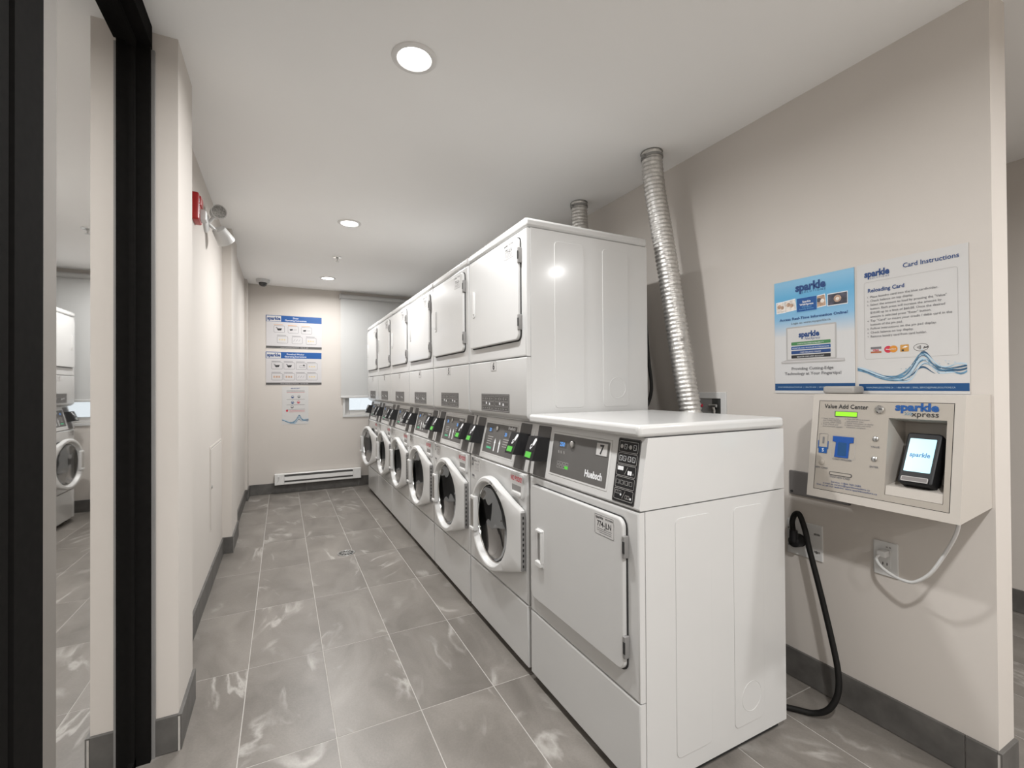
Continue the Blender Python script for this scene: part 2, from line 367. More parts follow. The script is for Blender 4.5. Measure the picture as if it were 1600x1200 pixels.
# window in the end wall
win = MB(); F = backwall(0, 0, YB)
fw = .055
for p in (rrect(WX0, WZ0, WX0+fw, WZ1), rrect(WX1-fw, WZ0, WX1, WZ1), rrect(WX0+fw, WZ0, WX1-fw, WZ0+fw), rrect(WX0+fw, WZ1-fw, WX1-fw, WZ1), rrect(WX0+fw, 1.83, WX1-fw, 1.88)):
    win.prism(F, p, -.12, -.05, ENAM2, bev=.006)
wn = struct(win.build('window_1'), 'white framed window half covered by a roller blind', 'window')
q = MB(); q.box((WX0+fw, YB+.085, WZ0+fw), (WX1-fw, YB+.091, WZ1-fw), CLEARGLASS); q.build('pane', wn)
q = MB()
for p in (rrect(WX0-.03, WZ0-.03, WX1+.03, WZ0), rrect(WX0-.03, WZ0, WX0, WZ1+.03), rrect(WX1, WZ0, WX1+.03, WZ1+.03)): q.prism(F, p, 0, .012, ENAM2, bev=.003)
q.build('window_casing', wn)

# reflective glass panel in black frame on the near left
gx = -.445; PANE_TURN = -.3
g = MB()
g.box((-.47, 1.925, 0), (-.398, 1.955, CZ), BLACKF); g.box((-.452, 1.905, 0), (-.436, 1.925, CZ), BLACKF)
g.box((-.398, 1.940, 0), (-.388, 1.9545, 2.42), MIDG)
g.box((-.47, 1.312, 2.42), (-.392, 1.925, CZ), BLACKF); g.box((-.452, 1.312, 2.395), (-.43, 1.905, 2.42), BLACKF)
g.box((-.47, 1.312, 0), (-.436, 1.925, .03), BLACKF)
wg = struct(g.build('window_2', smooth=False), 'tall glass panel in black frame mirroring the machines', 'window')
q = MB(); q.box((-.452, 1.312, .03), (gx, 1.915, 2.40), MIRRORG); pn = q.build('pane', wg, smooth=False); pv = Matrix.Translation((gx, 1.6, 0)); pn.data.transform(pv @ Matrix.Rotation(math.radians(PANE_TURN), 4, 'Z') @ pv.inverted())
# black door jamb nearest the viewer
g = MB()
g.box((-.4315, 1.003, 0), (-.380, 1.101, CZ-.002), BLACKF); g.box((-.4315, .985, 0), (-.392, 1.003, CZ-.002), CHARC); g.box((-.4315, .30, 0), (-.380, .985, CZ-.002), BLACKF)
struct(g.build('trim_1', smooth=False), 'wide black metal door jamb at the left edge', 'door frame')

# ================================================================== LIGHTS
def downlight(x, y, label, grp='recessed ceiling lights', power=1.0):
    t = empty('recessed_light', (x, y, CZ)); tag(t, label, 'light', grp)
    F = Fr((0, 0, 0), (1, 0, 0), (0, -1, 0))
    q = MB(); q.lathe(F, (0, 0), [(.084, 0), (.083, .004), (.076, .008), (.064, .007), (.060, .003)], TRIM, 40); q.build('trim_ring', t)
    q = MB(); q.lathe(F, (0, 0), [(.0605, .0032), (.0, .0036)], LENS, 40); q.build('lens', t)
    ld = bpy.data.lights.new('lamp', 'AREA'); ld.shape = 'DISK'; ld.size = .12; ld.energy = LAMP_W*power; ld.color = LAMP_COL; ld.spread = math.radians(170)
    lo = bpy.data.objects.new('lamp', ld); COL.objects.link(lo); lo.parent = t; lo.location = (0, 0, -.012)
LL = ['round recessed ceiling light overhead behind the viewer', 'large round recessed ceiling light nearest the viewer', 'round recessed ceiling light halfway along the ceiling', 'small round recessed ceiling light farthest, near the end wall']
for (x, y, p), l in zip(LAMPS, LL): downlight(x, y, l, power=p)
for x, y, l in LOBBY_FILL: downlight(x, y, l, 'added lobby fill lights', .6)

# ================================================================== MACHINES
XF = .953; MW = .677; MD = .695
YLS = [1.722, 2.418, 3.108, 3.795, 4.482, 5.165, 5.845]
SIDE = Fr((0, -MW, 0), (1, 0, 0), (0, 0, 1))      # near side of a machine, d outwards (-Y)

def cabinet(t, name, z0, z1, emb, skip=()):
    q = MB(); q.box((.023, -MW+.001, z0), (MD, -.001, z1), ENAM, skip)
    if emb:
        for a, b in ((.145, .305), (.415, .570)):
            q.prism(SIDE, rrect(a, emb[0], b, emb[1], .02), -.002, .0011, ENAM, bev=.001, back=False)
        q.lathe(SIDE, (.50, emb[0]+.09), [(.052, .0006), (.0505, .0020), (.049, .0008)], ENAM, 32)
    return q.build(name, t)
def profile_panel(q, prof, u0, u1, mt):
    """closed (d,z) profile swept across the width"""
    q.rings([[FRONT(u0, z, d) for d, z in prof], [FRONT(u1, z, d) for d, z in prof]], mt)
def slope(lean, z0=.880): return Fr(FRONT(0, z0, 0), (0, -1, 0), (lean, 0, .22))
def dryer_door(t, u0, u1, z0, z1, hz, pill, tagtxt):
    g = MB(); g.prism(FRONT, rrect(u0-.002, z0-.005, u1+.004, z1+.003, .03), 0, .004, DARK); bk = g
    o = MB(); pts = rrect(u0, z0, u1, z1, .028, 6); o.prism(FRONT, pts, .004, .017, ENAM, bev=.005)
    d = o.build('dryer_door', t)
    g.build('door_gasket_or_gap_shade', d)  # dark backing plate stands in for the shadow gap round the door
    h = MB(); a, b = hz; hu = u0+(.052 if pill else .070)
    if pill:
        h.prism(FRONT, rrect(hu, a, hu+.030, b, .012), .016, .021, ENAM2, bev=.003); h.prism(FRONT, rrect(hu+.006, a+.022, hu+.022, b-.006, .006), .0211, .0216, MIDG)
        h.prism(FRONT, rrect(hu+.018, a+.018, hu+.0285, b-.002, .003), .019, .027, ENAM2, bev=.002)
    else:
        h.prism(FRONT, rrect(hu-.012, a, hu+.042, b, .006), .016, .0205, ENAM2, bev=.003); h.prism(FRONT, rrect(hu-.002, a+.028, hu+.030, b-.010, .004), .0206, .0211, MIDG)
        h.prism(FRONT, rrect(hu-.006, a+.003, hu+.038, a+.026, .006), .018, .034, ENAM2, bev=.004); h.prism(FRONT, rrect(hu+.030, a+.02, hu+.040, b-.004, .003), .018, .030, ENAM2, bev=.003)
        h.prism(FRONT, rrect(hu-.006, b-.012, hu+.040, b-.003, .003), .018, .030, ENAM2, bev=.002)
    h.build('door_handle', d)
    for zc in (z0+.078, z1-.085):
        k = MB(); k.prism(FRONT, rrect(u1-.002, zc-.034, u1+.010, zc+.034, .002), .002, .020, MIDG, bev=.002); k.prism(FRONT, rrect(u1+.002, zc-.018, u1+.011, zc+.018), .0195, .0215, DARK); k.build('hinge', d)
    if tagtxt:
        k = MB(); a0, b0, a1, b1 = u1-.140, z1-.080, u1-.040, z1-.006 if pill else z1-.012
        k.prism(FRONT, rrect(a0, b0, a1, b1, .004), .0168, .0174, PAPER); k.outline(FRONT, rrect(a0+.001, b0+.001, a1-.001, b1-.001, .004), .0014, .0177, INKG)
        k.text(FRONT, 'sparkle', a0+.006, b1-.014, .0135, INK, .0178, bold=.02); k.text(FRONT, 'SOLUTIONS', a1-.045, b1-.012, .0075, INK, .0178, bold=.02)
        k.text(FRONT, tagtxt, (a0+a1)/2, b0+.029, .026, INK, .0178, 'CENTER', width=.072, bold=.012)
        for i in range(3): k.line(FRONT, (a0+.012+.012*(i == 2), b0+.022-.006*i), (a1-.012, b0+.022-.006*i), .0016, .0178, INKG)
        k.build('asset_sticker', d, smooth=False)
    return d
def card_reader(t, F, u0, u1):
    s0, s1 = .072, .168
    q = MB(); du = .004
    A = [F(u0, s0, 0), F(u1, s0, 0), F(u1, s1, 0), F(u0, s1, 0)]
    B = [F(u0+du, s0-.006, .062), F(u1-.018, s0-.006, .062), F(u1-.018, s1-.004, .046), F(u0+du, s1-.004, .046)]
    q.rings([A, B], BLACKP); 
    o = q.build('card_reader', t)
    f = Fr(B[0], B[1]-B[0], B[3]-B[0]); w = (B[1]-B[0]).length; h = (B[3]-B[0]).length
    k = MB(); k.prism(f, rrect(w*.14, h*.10, w*.72, h*.34, .002), 0, .0012, LCDG); k.build('display', o)
    k = MB()
    k.flat(f, [(w*.60, h*.70), (w*.78, h*.62), (w*.95, h*.86), (w*.90, h*.95), (w*.74, h*.93)], .0008, WHITEI)
    k.outline(f, circ(w*.56, h*.60, w*.11, 12), w*.04, .0008, WHITEI); k.line(f, (w*.44, h*.52), (w*.56, h*.47), w*.06, .0008, WHITEI)
    k.prism(f, circ(w*.80, h*.42, w*.05, 10), 0, .002, DARK)
    k.build('card_symbol', o, smooth=False)
def strip(t, F, u0, u1):
    q = MB(); q.prism(F, rrect(u0, .004, u1, .214, .006), -.001, .002, CHARC, bev=.001); q.build('charcoal_strip', t)
    card_reader(t, F, u0, u1)
def legs(t):
    for x in (.06, MD-.06):
        for y in (-.06, -MW+.06):
            q = MB(); q.lathe(Fr((x, y, 0), (1, 0, 0), (0, 1, 0)), (0, 0), [(.022, 0), (.022, .010), (.010, .014), (.010, .040)], RUBBER, 12, True, True); q.build('leg', t)
    q = MB(); q.box((.075, -MW+.02, .004), (MD-.02, -.02, .036), DARK); q.build('underside_shade', t)  # dark block stands in for the shade under the machine, between the legs
def led(q, F, txt, u, s, h):
    q.prism(F, rrect(u-.006, s-.006, u+.046, s+h+.003), .0026, .0031, LABELG); q.text(F, txt, u, s, h*1.25, LEDB, .0033, bold=.015)
def display_panel(t, F, washer):
    q = MB(); u0, u1, s0, s1 = .158, .510, .036, .190
    q.prism(F, rrect(u0-.008, s0-.008, u1+.008, s1+.008, .004), 0, .0022, ENAM2, bev=.0015); q.prism(F, rrect(u0, s0, u1, s1, .002), .001, .0026, PANELG)
    o = q.build('display_panel', t)
    if washer:
        for u, s_ in ((.205, .148), (.392, .136)):
            k = MB(); led(k, F, '20', u, s_, .020); k.build('digit_display', o, smooth=False)
        Lettering(o).text(F, 'Huebsch', .42, .172, .021, WHITEI, .003, bold=.03)
        for u in (.297, .352):
            k = MB(); k.flat(F, [(u-.006, .05), (u+.006, .05), (u+.006, .092), (u+.010, .092), (u, .118), (u-.010, .092), (u-.006, .092)], .003, WHITEI); k.build('arrow_mark', o, smooth=False)
        for uu in (.20, .386):
            k = MB()
            for i in range(4): k.line(F, (uu, .120-.012*i), (uu+.066-.006*i, .120-.012*i), .0035, .003, LINEG)
            k.build('indicator_text', o, smooth=False)
        k = MB(); k.prism(F, rrect(.205, .058, .262, .068), .0026, .0032, mat('dull_green_led', (.05, .2, .1), .5, emit=(.06, .32, .18), estr=.4)); k.build('indicator_lamp', o, smooth=False)
        k = MB(); k.lathe(F, (.302, .168), [(.012, .002), (.012, .008), (.007, .010), (0, .010)], STEEL, 16); k.build('key_switch', o)
    else:
        k = MB(); led(k, F, '250', .210, .146, .018); k.build('digit_display', o, smooth=False)
        k = MB(); k.lathe(F, (.297, .160), [(.013, .002), (.013, .010), (.008, .013), (0, .013)], STEEL, 16); k.build('key_switch', o)
        k = MB()
        for uu in (.205, .222, .242): k.line(F, (uu, .128), (uu+.004, .118), .004, .003, LINEG)
        k.build('indicator_text', o, smooth=False)
        k = MB()
        for i in range(4):
            for j in range(2): k.outline(F, rrect(.205+.020*i, .062+.014*j, .222+.020*i, .073+.014*j, .002), .0013, .003, LINEG)
        k.build('indicator_boxes', o, smooth=False)
        k = MB(); k.prism(F, rrect(.259, .063, .282, .074, .003), .0026, .0034, LCDG); k.build('indicator_lamp', o)
        Lettering(o).text(F, 'Huebsch', .388, .058, .034, WHITEI, .003, bold=.035, width=.098)
    return o
def icon_grid(q, F, u0, v0, u1, v1, d, seed):
    r = random.Random(seed); n = 5
    for i in range(n):
        a = v0+(v1-v0)*i/n+.0015; b = v0+(v1-v0)*(i+1)/n-.0015
        q.outline(F, rrect(u0, a, u1, b, .005), .0012, d, LINEG); h = b-a; w = u1-u0; c = (a+b)/2
        if i >= 3:
            for k, x in enumerate((.14, .34, .60, .82)):
                if (i == 4 and k in (0, 2)): q.flat(F, circ(u0+w*x, c, h*.20, 10), d, LINEG)
                else: q.outline(F, rrect(u0+w*x-h*.17, c-h*.22, u0+w*x+h*.22, c+h*.24, .002), .0011, d, WHITEI); q.line(F, (u0+w*x-h*.1, c+h*.1), (u0+w*x+h*.14, c-h*.12), .001, d, LINEG)
            q.line(F, (u0+w*.46, c), (u0+w*.50, c), .0014, d, LINEG)
        elif i == 1:
            for x in range(4): 
                q.outline(F, rrect(u0+w*(.05+.23*x), c-h*.18, u0+w*(.05+.23*x)+h*.38, c+h*.2, .002), .001, d, LINEG)
                if x < 3: q.line(F, (u0+w*(.21+.23*x), c-h*.2), (u0+w*(.25+.23*x), c+h*.22), .001, d, LINEG)
        else:
            q.line(F, (u0+w*.44, a+h*.15), (u0+w*.58, b-h*.15), .0012, d, LINEG)
            for x, y in ((.10, .18), (.20, .18), (.30, .18), (.64, -.12), (.75, -.12)):
                if i == 2: q.flat(F, rrect(u0+w*x-.004, c+h*y-.007, u0+w*x+.005, c+h*y+.006, .002), d, WHITEI)
                else: q.outline(F, rrect(u0+w*x-.004, c+h*y-.006, u0+w*x+.006, c+h*y+.005, .002), .001, d, LINEG)
            q.outline(F, circ(u0+w*.88, c-h*.2, h*.09, 8), .001, d, LINEG)
            if i == 0: q.flat(F, circ(u0+w*.36, c-h*.02, h*.11, 8), d, WHITEI); q.flat(F, circ(u0+w*.88, c-h*.2, h*.11, 8), d, WHITEI)

DC = (.337, .580); DR = .230; HU = .656
def washer_door(t):
    """round door with flat hinge extension, origin on its hinge line"""
    o0 = FRONT(HU+.006, 0, 0)
    F = Fr(FRONT(0, 0, 0)-o0, (0, -1, 0), (0, 0, 1)); n = 96
    hz0, hz1 = .446, .712
    def rad(a, R, hu, z0, z1):
        c, s_ = math.cos(a), math.sin(a); best = R
        pts = [(DC[0]+R*math.cos(2*math.pi*i/180), DC[1]+R*math.sin(2*math.pi*i/180)) for i in range(180)]+[(hu, z0), (hu, z1)]
        return best
    # convex hull of circle and hinge edge, sampled by angle
    def hull(R, hu, z0, z1):
        P = sorted(set([(round(DC[0]+R*math.cos(2*math.pi*i/120), 6), round(DC[1]+R*math.sin(2*math.pi*i/120), 6)) for i in range(120)]+[(hu, z0), (hu, z1)]))
        def half(P):
            h = []
            for p in P:
                while len(h) > 1 and (h[-1][0]-h[-2][0])*(p[1]-h[-2][1])-(h[-1][1]-h[-2][1])*(p[0]-h[-2][0]) <= 0: h.pop()
                h.append(p)
            return h
        a = half(P); b = half(P[::-1]); H = a[:-1]+b[:-1]; out = []
        for i in range(n):
            ang = 2*math.pi*i/n; dx, dy = math.cos(ang), math.sin(ang); best = None
            for k in range(len(H)):
                x1, y1 = H[k][0]-DC[0], H[k][1]-DC[1]; x2, y2 = H[(k+1) % len(H)][0]-DC[0], H[(k+1) % len(H)][1]-DC[1]
                ex, ey = x2-x1, y2-y1; den = dx*ey-dy*ex
                if abs(den) < 1e-12: continue
                tt = (x1*ey-y1*ex)/den; ss = (x1*dy-y1*dx)/den
                if tt > 0 and -1e-6 <= ss <= 1+1e-6: best = tt if best is None else max(best, tt)
            out.append((DC[0]+dx*best, DC[1]+dy*best))
        return out
    def cr(r): return [(DC[0]+r*math.cos(2*math.pi*i/n), DC[1]+r*math.sin(2*math.pi*i/n)) for i in range(n)]
    q = MB()
    lay = [(hull(DR-.012, HU, hz0, hz1), .006), (hull(DR, HU, hz0, hz1), .014), (hull(DR, HU, hz0, hz1), .034), (hull(DR-.004, HU-.002, hz0+.004, hz1-.004), .041), (hull(DR-.009, HU-.008, hz0+.008, hz1-.008), .045),
           (cr(.207), .046), (cr(.202), .043), (cr(.198), .034), (cr(.193), .016), (cr(.190), .008)]
    tp = lambda u: 1-.42*max(0, min(1, (u-.44)/.20))
    rr = [[F(u, v, d*tp(u)) for u, v in p] for p, d in lay]; rr.append(rr[0])
    q.rings(rr, ENAM2, False, False)
    door = q.build('washer_door', t, loc=o0, ang=30)
    k = MB(); k.lathe(F, DC, [(.1935, .014), (.1905, .018), (.1870, .016), (.185, .008)], CHROME, 64); k.build('chrome_ring', door)
    k = MB(); k.lathe(F, DC, [(.186, .014), (.182, .008), (.165, -.008), (.12, -.026), (.05, -.036), (.002, -.038)], DOORGLASS, 64, cap1=True); k.build('door_glass', door)
    k = MB(); k.prism(F, rrect(.122, .496, .182, .680, .006), .030, .052, ENAM2, bev=.006); k.prism(F, rrect(.134, .512, .170, .664, .006), .0515, .0525, STEEL); k.prism(F, rrect(.130, .50, .176, .516, .004), .05, .060, ENAM2, bev=.003); k.build('door_handle', door)
    k = MB(); k.box(F(HU-.001, .455, .0235)[:2]+(.452,), (F(HU-.001, .455, .0235)[0]+.019, F(HU+.006, .455, .0235)[1], .705), MIDG)
    x0 = F(0, 0, .018)[0]; y0 = F(HU+.0065, 0, 0)[1]
    for i in range(10): k.box((x0, y0-.0005, .466+.0235*i), (x0+.006, y0+.001, .478+.0235*i), DARK)
    k.build('hinge_strip', door, smooth=False)
    # caution label bent on the rim
    k = MB(); R = DR-.006
    a0, a1 = math.radians(56), math.radians(80); st = 6
    for i in range(st):
        A = a0+(a1-a0)*i/st; B = a0+(a1-a0)*(i+1)/st
        k.flat(F, [(DC[0]+r*math.cos(x), DC[1]+r*math.sin(x)) for r, x in ((.209, A), (R, A), (R, B), (.209, B))], .0470, PAPER)
        if i in (0, 1, 2, 4, 5): k.flat(F, [(DC[0]+r*math.cos(x), DC[1]+r*math.sin(x)) for r, x in ((.2115, A+.01), (R-.003, A+.01), (R-.003, B-.02), (.2115, B-.02))], .0474, INKG)
    k.build('rim_label', door, smooth=False)
    return door
def washer_front(t):
    q = MB(); n = 64; cx, cy = DC; r = .192; u0, u1, z0, z1 = .003, MW-.003, .304, .876; b = .007
    ring = []; rect = []
    for i in range(n):
        a = 2*math.pi*(i+.5)/n; c, s_ = math.cos(a), math.sin(a); ring.append((cx+r*c, cy+r*s_))
        tt = min(((u1-cx)/c if c > 0 else (u0-cx)/c) if abs(c) > 1e-9 else 9, ((z1-cy)/s_ if s_ > 0 else (z0-cy)/s_) if abs(s_) > 1e-9 else 9); rect.append([cx+tt*c, cy+tt*s_])
    for C in ((u0, z0), (u1, z0), (u1, z1), (u0, z1)):      # snap corners
        k = min(range(n), key=lambda i: (rect[i][0]-C[0])**2+(rect[i][1]-C[1])**2); rect[k] = list(C)
    inn = [(min(max(u, u0+b), u1-b), min(max(v, z0+b), z1-b)) for u, v in rect]
    q.rings([[FRONT(u, v, -.022) for u, v in rect], [FRONT(u, v, -b) for u, v in rect], [FRONT(u, v, 0) for u, v in inn], [FRONT(u, v, 0) for u, v in ring], [FRONT(u, v, -.02) for u, v in ring]], ENAM, False, False)
    o = q.build('washer_front', t, ang=30)
    k = MB(); k.lathe(FRONT, DC, [(.206, 0), (.204, .004), (.192, .005), (.184, -.002), (.178, -.022), (.182, -.05)], GASKET, 48); k.build('door_gasket_or_gap_shade', o)
    k = MB(); k.lathe(FRONT, DC, [(.182, -.05), (.225, -.06), (.230, -.30), (.0, -.31)], DRUM, 40); k.build('drum', o)
    k = MB(); k.prism(FRONT, rrect(.535, .757, .648, .868, .016, 5), -.001, .010, ENAM2, bev=.004); k.prism(FRONT, rrect(.550, .764, .634, .786, .010), .009, .018, ENAM2, bev=.006)
    k.flat(FRONT, rrect(.546, .788, .634, .814, .002), .0105, MIDG)
    d = k.build('detergent_drawer', o)
    k2 = k = MB(); k.prism(FRONT, rrect(.532, .822, .650, .866, .002), .0098, .0108, PAPER); k.text(FRONT, 'NO PODS!!', .591, .832, .032, REDI, .0112, 'CENTER', bold=.03, width=.108); w = k.build('warning_label', o, smooth=False); w['label'] = 'white warning label with red NO PODS lettering'
    k = MB(); k.prism(FRONT, rrect(.058, .800, .138, .862, .003), 0, .0008, PAPER); k.outline(FRONT, rrect(.060, .802, .136, .860, .003), .001, .001, INKG)
    k.flat(FRONT, rrect(.030, .822, .050, .864), .0010, INKG); k.flat(FRONT, rrect(.034, .832, .046, .850), .0012, LINEG); k.text(FRONT, 'sparkle', .063, .848, .012, INK, .0011, bold=.02); k.text(FRONT, 'SOLUTIONS', .098, .849, .008, INK, .0011)
    k.text(FRONT, '774-JLM', .098, .828, .017, INKG, .0011, 'CENTER', width=.054)
    for i in range(3): k.line(FRONT, (.068, .822-.006*i), (.128, .822-.006*i), .0014, .0011, INKG)
    k.build('asset_sticker', o, smooth=False)
    k = MB(); k.prism(FRONT, rrect(.028, .752, .088, .774, .002), 0, .0008, PAPER); k.flat(FRONT, rrect(.032, .760, .066, .772), .0010, INKG); k.text(FRONT, 'CAUTION', .034, .7535, .007, INKG, .0010); k.build('small_caution_label', o, smooth=False)
    return o
def lower_dryer_panel(t):
    q = MB(); pr = [(-.022, 1.388), (-.004, 1.388), (0, 1.384), (0, 1.132), (-.004, 1.120), (-.030, 1.100), (-.036, 1.100)]
    profile_panel(q, pr, .003, MW-.003, ENAM); o = q.build('dryer_lower_panel', t)
    k = MB(); a, b, c, d = .172, 1.134, .505, 1.222
    k.prism(FRONT, rrect(a, b, c, d, .002), 0, .0010, LABELG); k.outline(FRONT, rrect(a+.004, b+.004, c-.004, d-.004), .0012, .0012, LINEG)
    for s_ in (a+.008, (a+c)/2+.004):
        for (x0, y0, x1, y1) in ((.0, .052, .05, .076), (.054, .052, .10, .076), (.104, .052, .152, .076), (.0, .03, .07, .049), (.075, .03, .152, .049), (0, .006, .09, .026), (.095, .006, .152, .026)):
            k.outline(FRONT, rrect(s_+x0, b+y0, s_+x1, b+y1, .002), .0009, .0012, LINEG)
        for x, y in ((.05, .040), (.09, .036)): k.flat(FRONT, rrect(s_+x, b+y-.005, s_+x+.014, b+y+.007, .002), .0013, WHITEI)
        for i in range(5): k.line(FRONT, (s_+.008+.028*i, b+.064), (s_+.020+.028*i, b+.064), .006, .0013, MIDG); k.line(FRONT, (s_+.008+.028*i, b+.015), (s_+.022+.028*i, b+.015), .005, .0013, MIDG)
    k.build('instruction_label', o, smooth=False)
    return o
def number_plate(o, n, u0, z0, u1, z1, F=FRONT, d=0, m0=NUMW):
    k = MB(); k.prism(F, rrect(u0, z0, u1, z1, .002), d, d+.0012, m0); h = z1-z0
    k.outline(F, rrect(u0, z0, u1, z1), .0012, d+.0014, INKG)
    k.text(F, str(n), (u0+u1)/2, z0+h*.14, h*1.02, INK, d+.0015, 'CENTER', bold=.03)
    p = k.build('number_plate', o, smooth=False); p['label'] = 'grey number plate reading %s' % n; return p

def make_stack():
    t = empty('stacked_washer_dryer', (XF, 0, 0))
    cabinet(t, 'washer_cabinet', .034, .878, None, ('x0',)); cabinet(t, 'dryer_cabinet', 1.104, 1.958, (1.16, 1.915))
    q = MB(); q.prism(FRONT, rrect(.003, .034, MW-.003, .300), -.022, 0, ENAM, bev=.006); q.build('base_panel', t)
    washer_front(t); washer_door(t)
    q = MB(); L = .050; profile_panel(q, [(-MD+.001, .880), (-.004, .880), (0, .886), (-L, 1.100), (-MD+.001, 1.100)], .002, MW-.002, ENAM); q.build('control_housing', t)
    F = slope(L); strip(t, F, .030, .132); strip(t, F, .540, .642); display_panel(t, F, True)
    lower_dryer_panel(t)
    q = MB(); q.prism(FRONT, rrect(.003, 1.392, MW-.003, 1.956), -.022, 0, ENAM, bev=.007); q.build('dryer_front', t)
    dryer_door(t, .045, .628, 1.467, 1.928, (1.632, 1.775), True, '775-JLA')
    q = MB(); q.rbox((-.004, -MW-.0005, 1.960), (MD+.002, .0005, 2.002), .013, ENAM, 3); q.build('top_panel', t)
    legs(t)
    return t
def make_dryer():
    t = empty('tumble_dryer', (XF, 0, 0))
    cabinet(t, 'dryer_cabinet', .034, .876, (.09, .840))
    q = MB(); q.prism(FRONT, rrect(.003, .034, MW-.003, .300), -.022, 0, ENAM, bev=.006); q.build('base_panel', t)
    q = MB(); q.prism(FRONT, rrect(.003, .304, MW-.003, .875), -.022, 0, ENAM, bev=.007); q.build('dryer_front', t)
    q = MB(); L = .036; profile_panel(q, [(-MD+.001, .880), (-.004, .880), (0, .886), (-L, 1.098), (-MD+.001, 1.098)], .001, MW-.001, ENAM); q.build('control_housing', t)
    F = slope(L); strip(t, F, .028, .128); dp = display_panel(t, F, False)
    number_plate(dp, 7, .440, .140, .500, .184, F, .0026)
    k = MB(); k.prism(F, rrect(.548, .008, .652, .212, .006), -.001, .002, LABELG, bev=.001); k.prism(F, rrect(.551, .011, .649, .209, .005), .001, .0023, BLACKP); icon_grid(k, F, .556, .016, .644, .204, .0026, 3); k.build('icon_label', t, smooth=False)
    dryer_door(t, .033, .620, .376, .846, (.524, .678), False, '774-JLN')
    q = MB(); q.rbox((-.003, -MW-.001, 1.1005), (MD+.002, .001, 1.139), .012, ENAM, 3); q.build('top_panel', t)
    legs(t)
    return t
dry = make_dryer(); dry.location.y = YLS[0]
tag(dry, 'single white tumble dryer numbered 7 at the near end of the row', 'dryer')
proto = make_stack(); stacks = [proto]
for k in range(5): stacks.append(copy_tree(proto))
POS = {6: 'next to the single dryer', 5: 'second stack from the single dryer', 4: 'third stack from the single dryer', 3: 'third stack from the window', 2: 'second stack from the window', 1: 'farthest stack, by the window with its door ajar'}
for i, o in enumerate(stacks):
    num = 6-i; o.location.y = YLS[i+1]
    tag(o, 'white stacked washer and dryer numbered %d, %s' % (num, POS[num]), 'washing machine', 'row of stacked washers and dryers')
    lp = [c for c in o.children if c.name.startswith('dryer_lower_panel')][0]
    number_plate(lp, num, .298, 1.338, .362, 1.386)
    if num < 5:                                   # readers further down the row show an unlit grey display
        for c in o.children:
            for g in c.children:
                if c.name.startswith('card_reader') and g.name.startswith('display'):
                    g.material_slots[0].link = 'OBJECT'; g.material_slots[0].material = mat('grey_lcd', (.30, .31, .30), .35)
    if num == 1:
        d = [c for c in o.children if c.name.startswith('washer_door')][0]; d.rotation_euler.z = math.radians(7)

# ================================================================== DUCTS, BOXES AND CABLES ON THE RIGHT WALL
def duct(path, label, n=14):
    t = empty('dryer_vent_duct', path[0]); tag(t, label, 'duct', 'foil dryer ducts')
    o = Vector(path[0]); P = spline([Vector(p)-o for p in path], n*2)
    L = [0]
    for a, b in zip(P, P[1:]): L.append(L[-1]+(b-a).length)
    # resample finely for the corrugation
    step = .0062; Q = []; k = 0; s = 0
    while s < L[-1]:
        while L[k+1] < s: k += 1
        f = (s-L[k])/(L[k+1]-L[k]); Q.append(P[k].lerp(P[k+1], f)); s += step
    rnd = random.Random(3); jit = [[rnd.uniform(-.0011, .0011) for j in range(26)] for i in range(len(Q))]
    def rf(i, j): return .0515+.0030*math.sin((i*step/.0215+j/26)*2*math.pi)+jit[i][j]
    q = MB(); q.tube(Q, .05, DUCTM, 26, False, rf); q.build('foil_hose', t, ang=70)
    a = Q[0]; dn = (Q[4]-Q[0]).normalized()
    q = MB(); q.tube([a, a+dn*.003], .0575, BANDM, 32); q.tube([a+dn*.022, a+dn*.034], .0572, BANDM, 32); q.rbox(tuple(a+dn*.03+Vector((-.066, -.012, -.008))), tuple(a+dn*.03+Vector((-.052, .012, .008))), .002, BANDM); q.build('clamp', t)
duct([(1.745, 1.802, 2.488), (1.75, 1.79, 2.31), (1.76, 1.758, 2.10), (1.775, 1.718, 1.826), (1.79, 1.684, 1.559), (1.80, 1.651, 1.331), (1.81, 1.614, 1.12), (1.815, 1.55, .80), (1.815, 1.46, .45), (1.80, 1.40, .25), (1.745, 1.385, .17), (1.66, 1.385, .16)], 'long silver foil duct slanting from ceiling down behind the single dryer')
duct([(1.782, 2.513, 2.488), (1.785, 2.50, 2.30), (1.80, 2.44, 2.0), (1.81, 2.32, 1.6), (1.80, 2.15, 1.30), (1.74, 2.09, 1.2), (1.66, 2.08, 1.19)], 'short silver foil duct rising behind the stack numbered 6', 8)
duct([(1.782, 2.99, 2.488), (1.785, 2.97, 2.30), (1.80, 2.92, 2.0), (1.81, 2.86, 1.6), (1.80, 2.80, 1.30), (1.74, 2.77, 1.2), (1.66, 2.77, 1.19)], 'mostly hidden silver foil duct behind the stack numbered 5', 8)

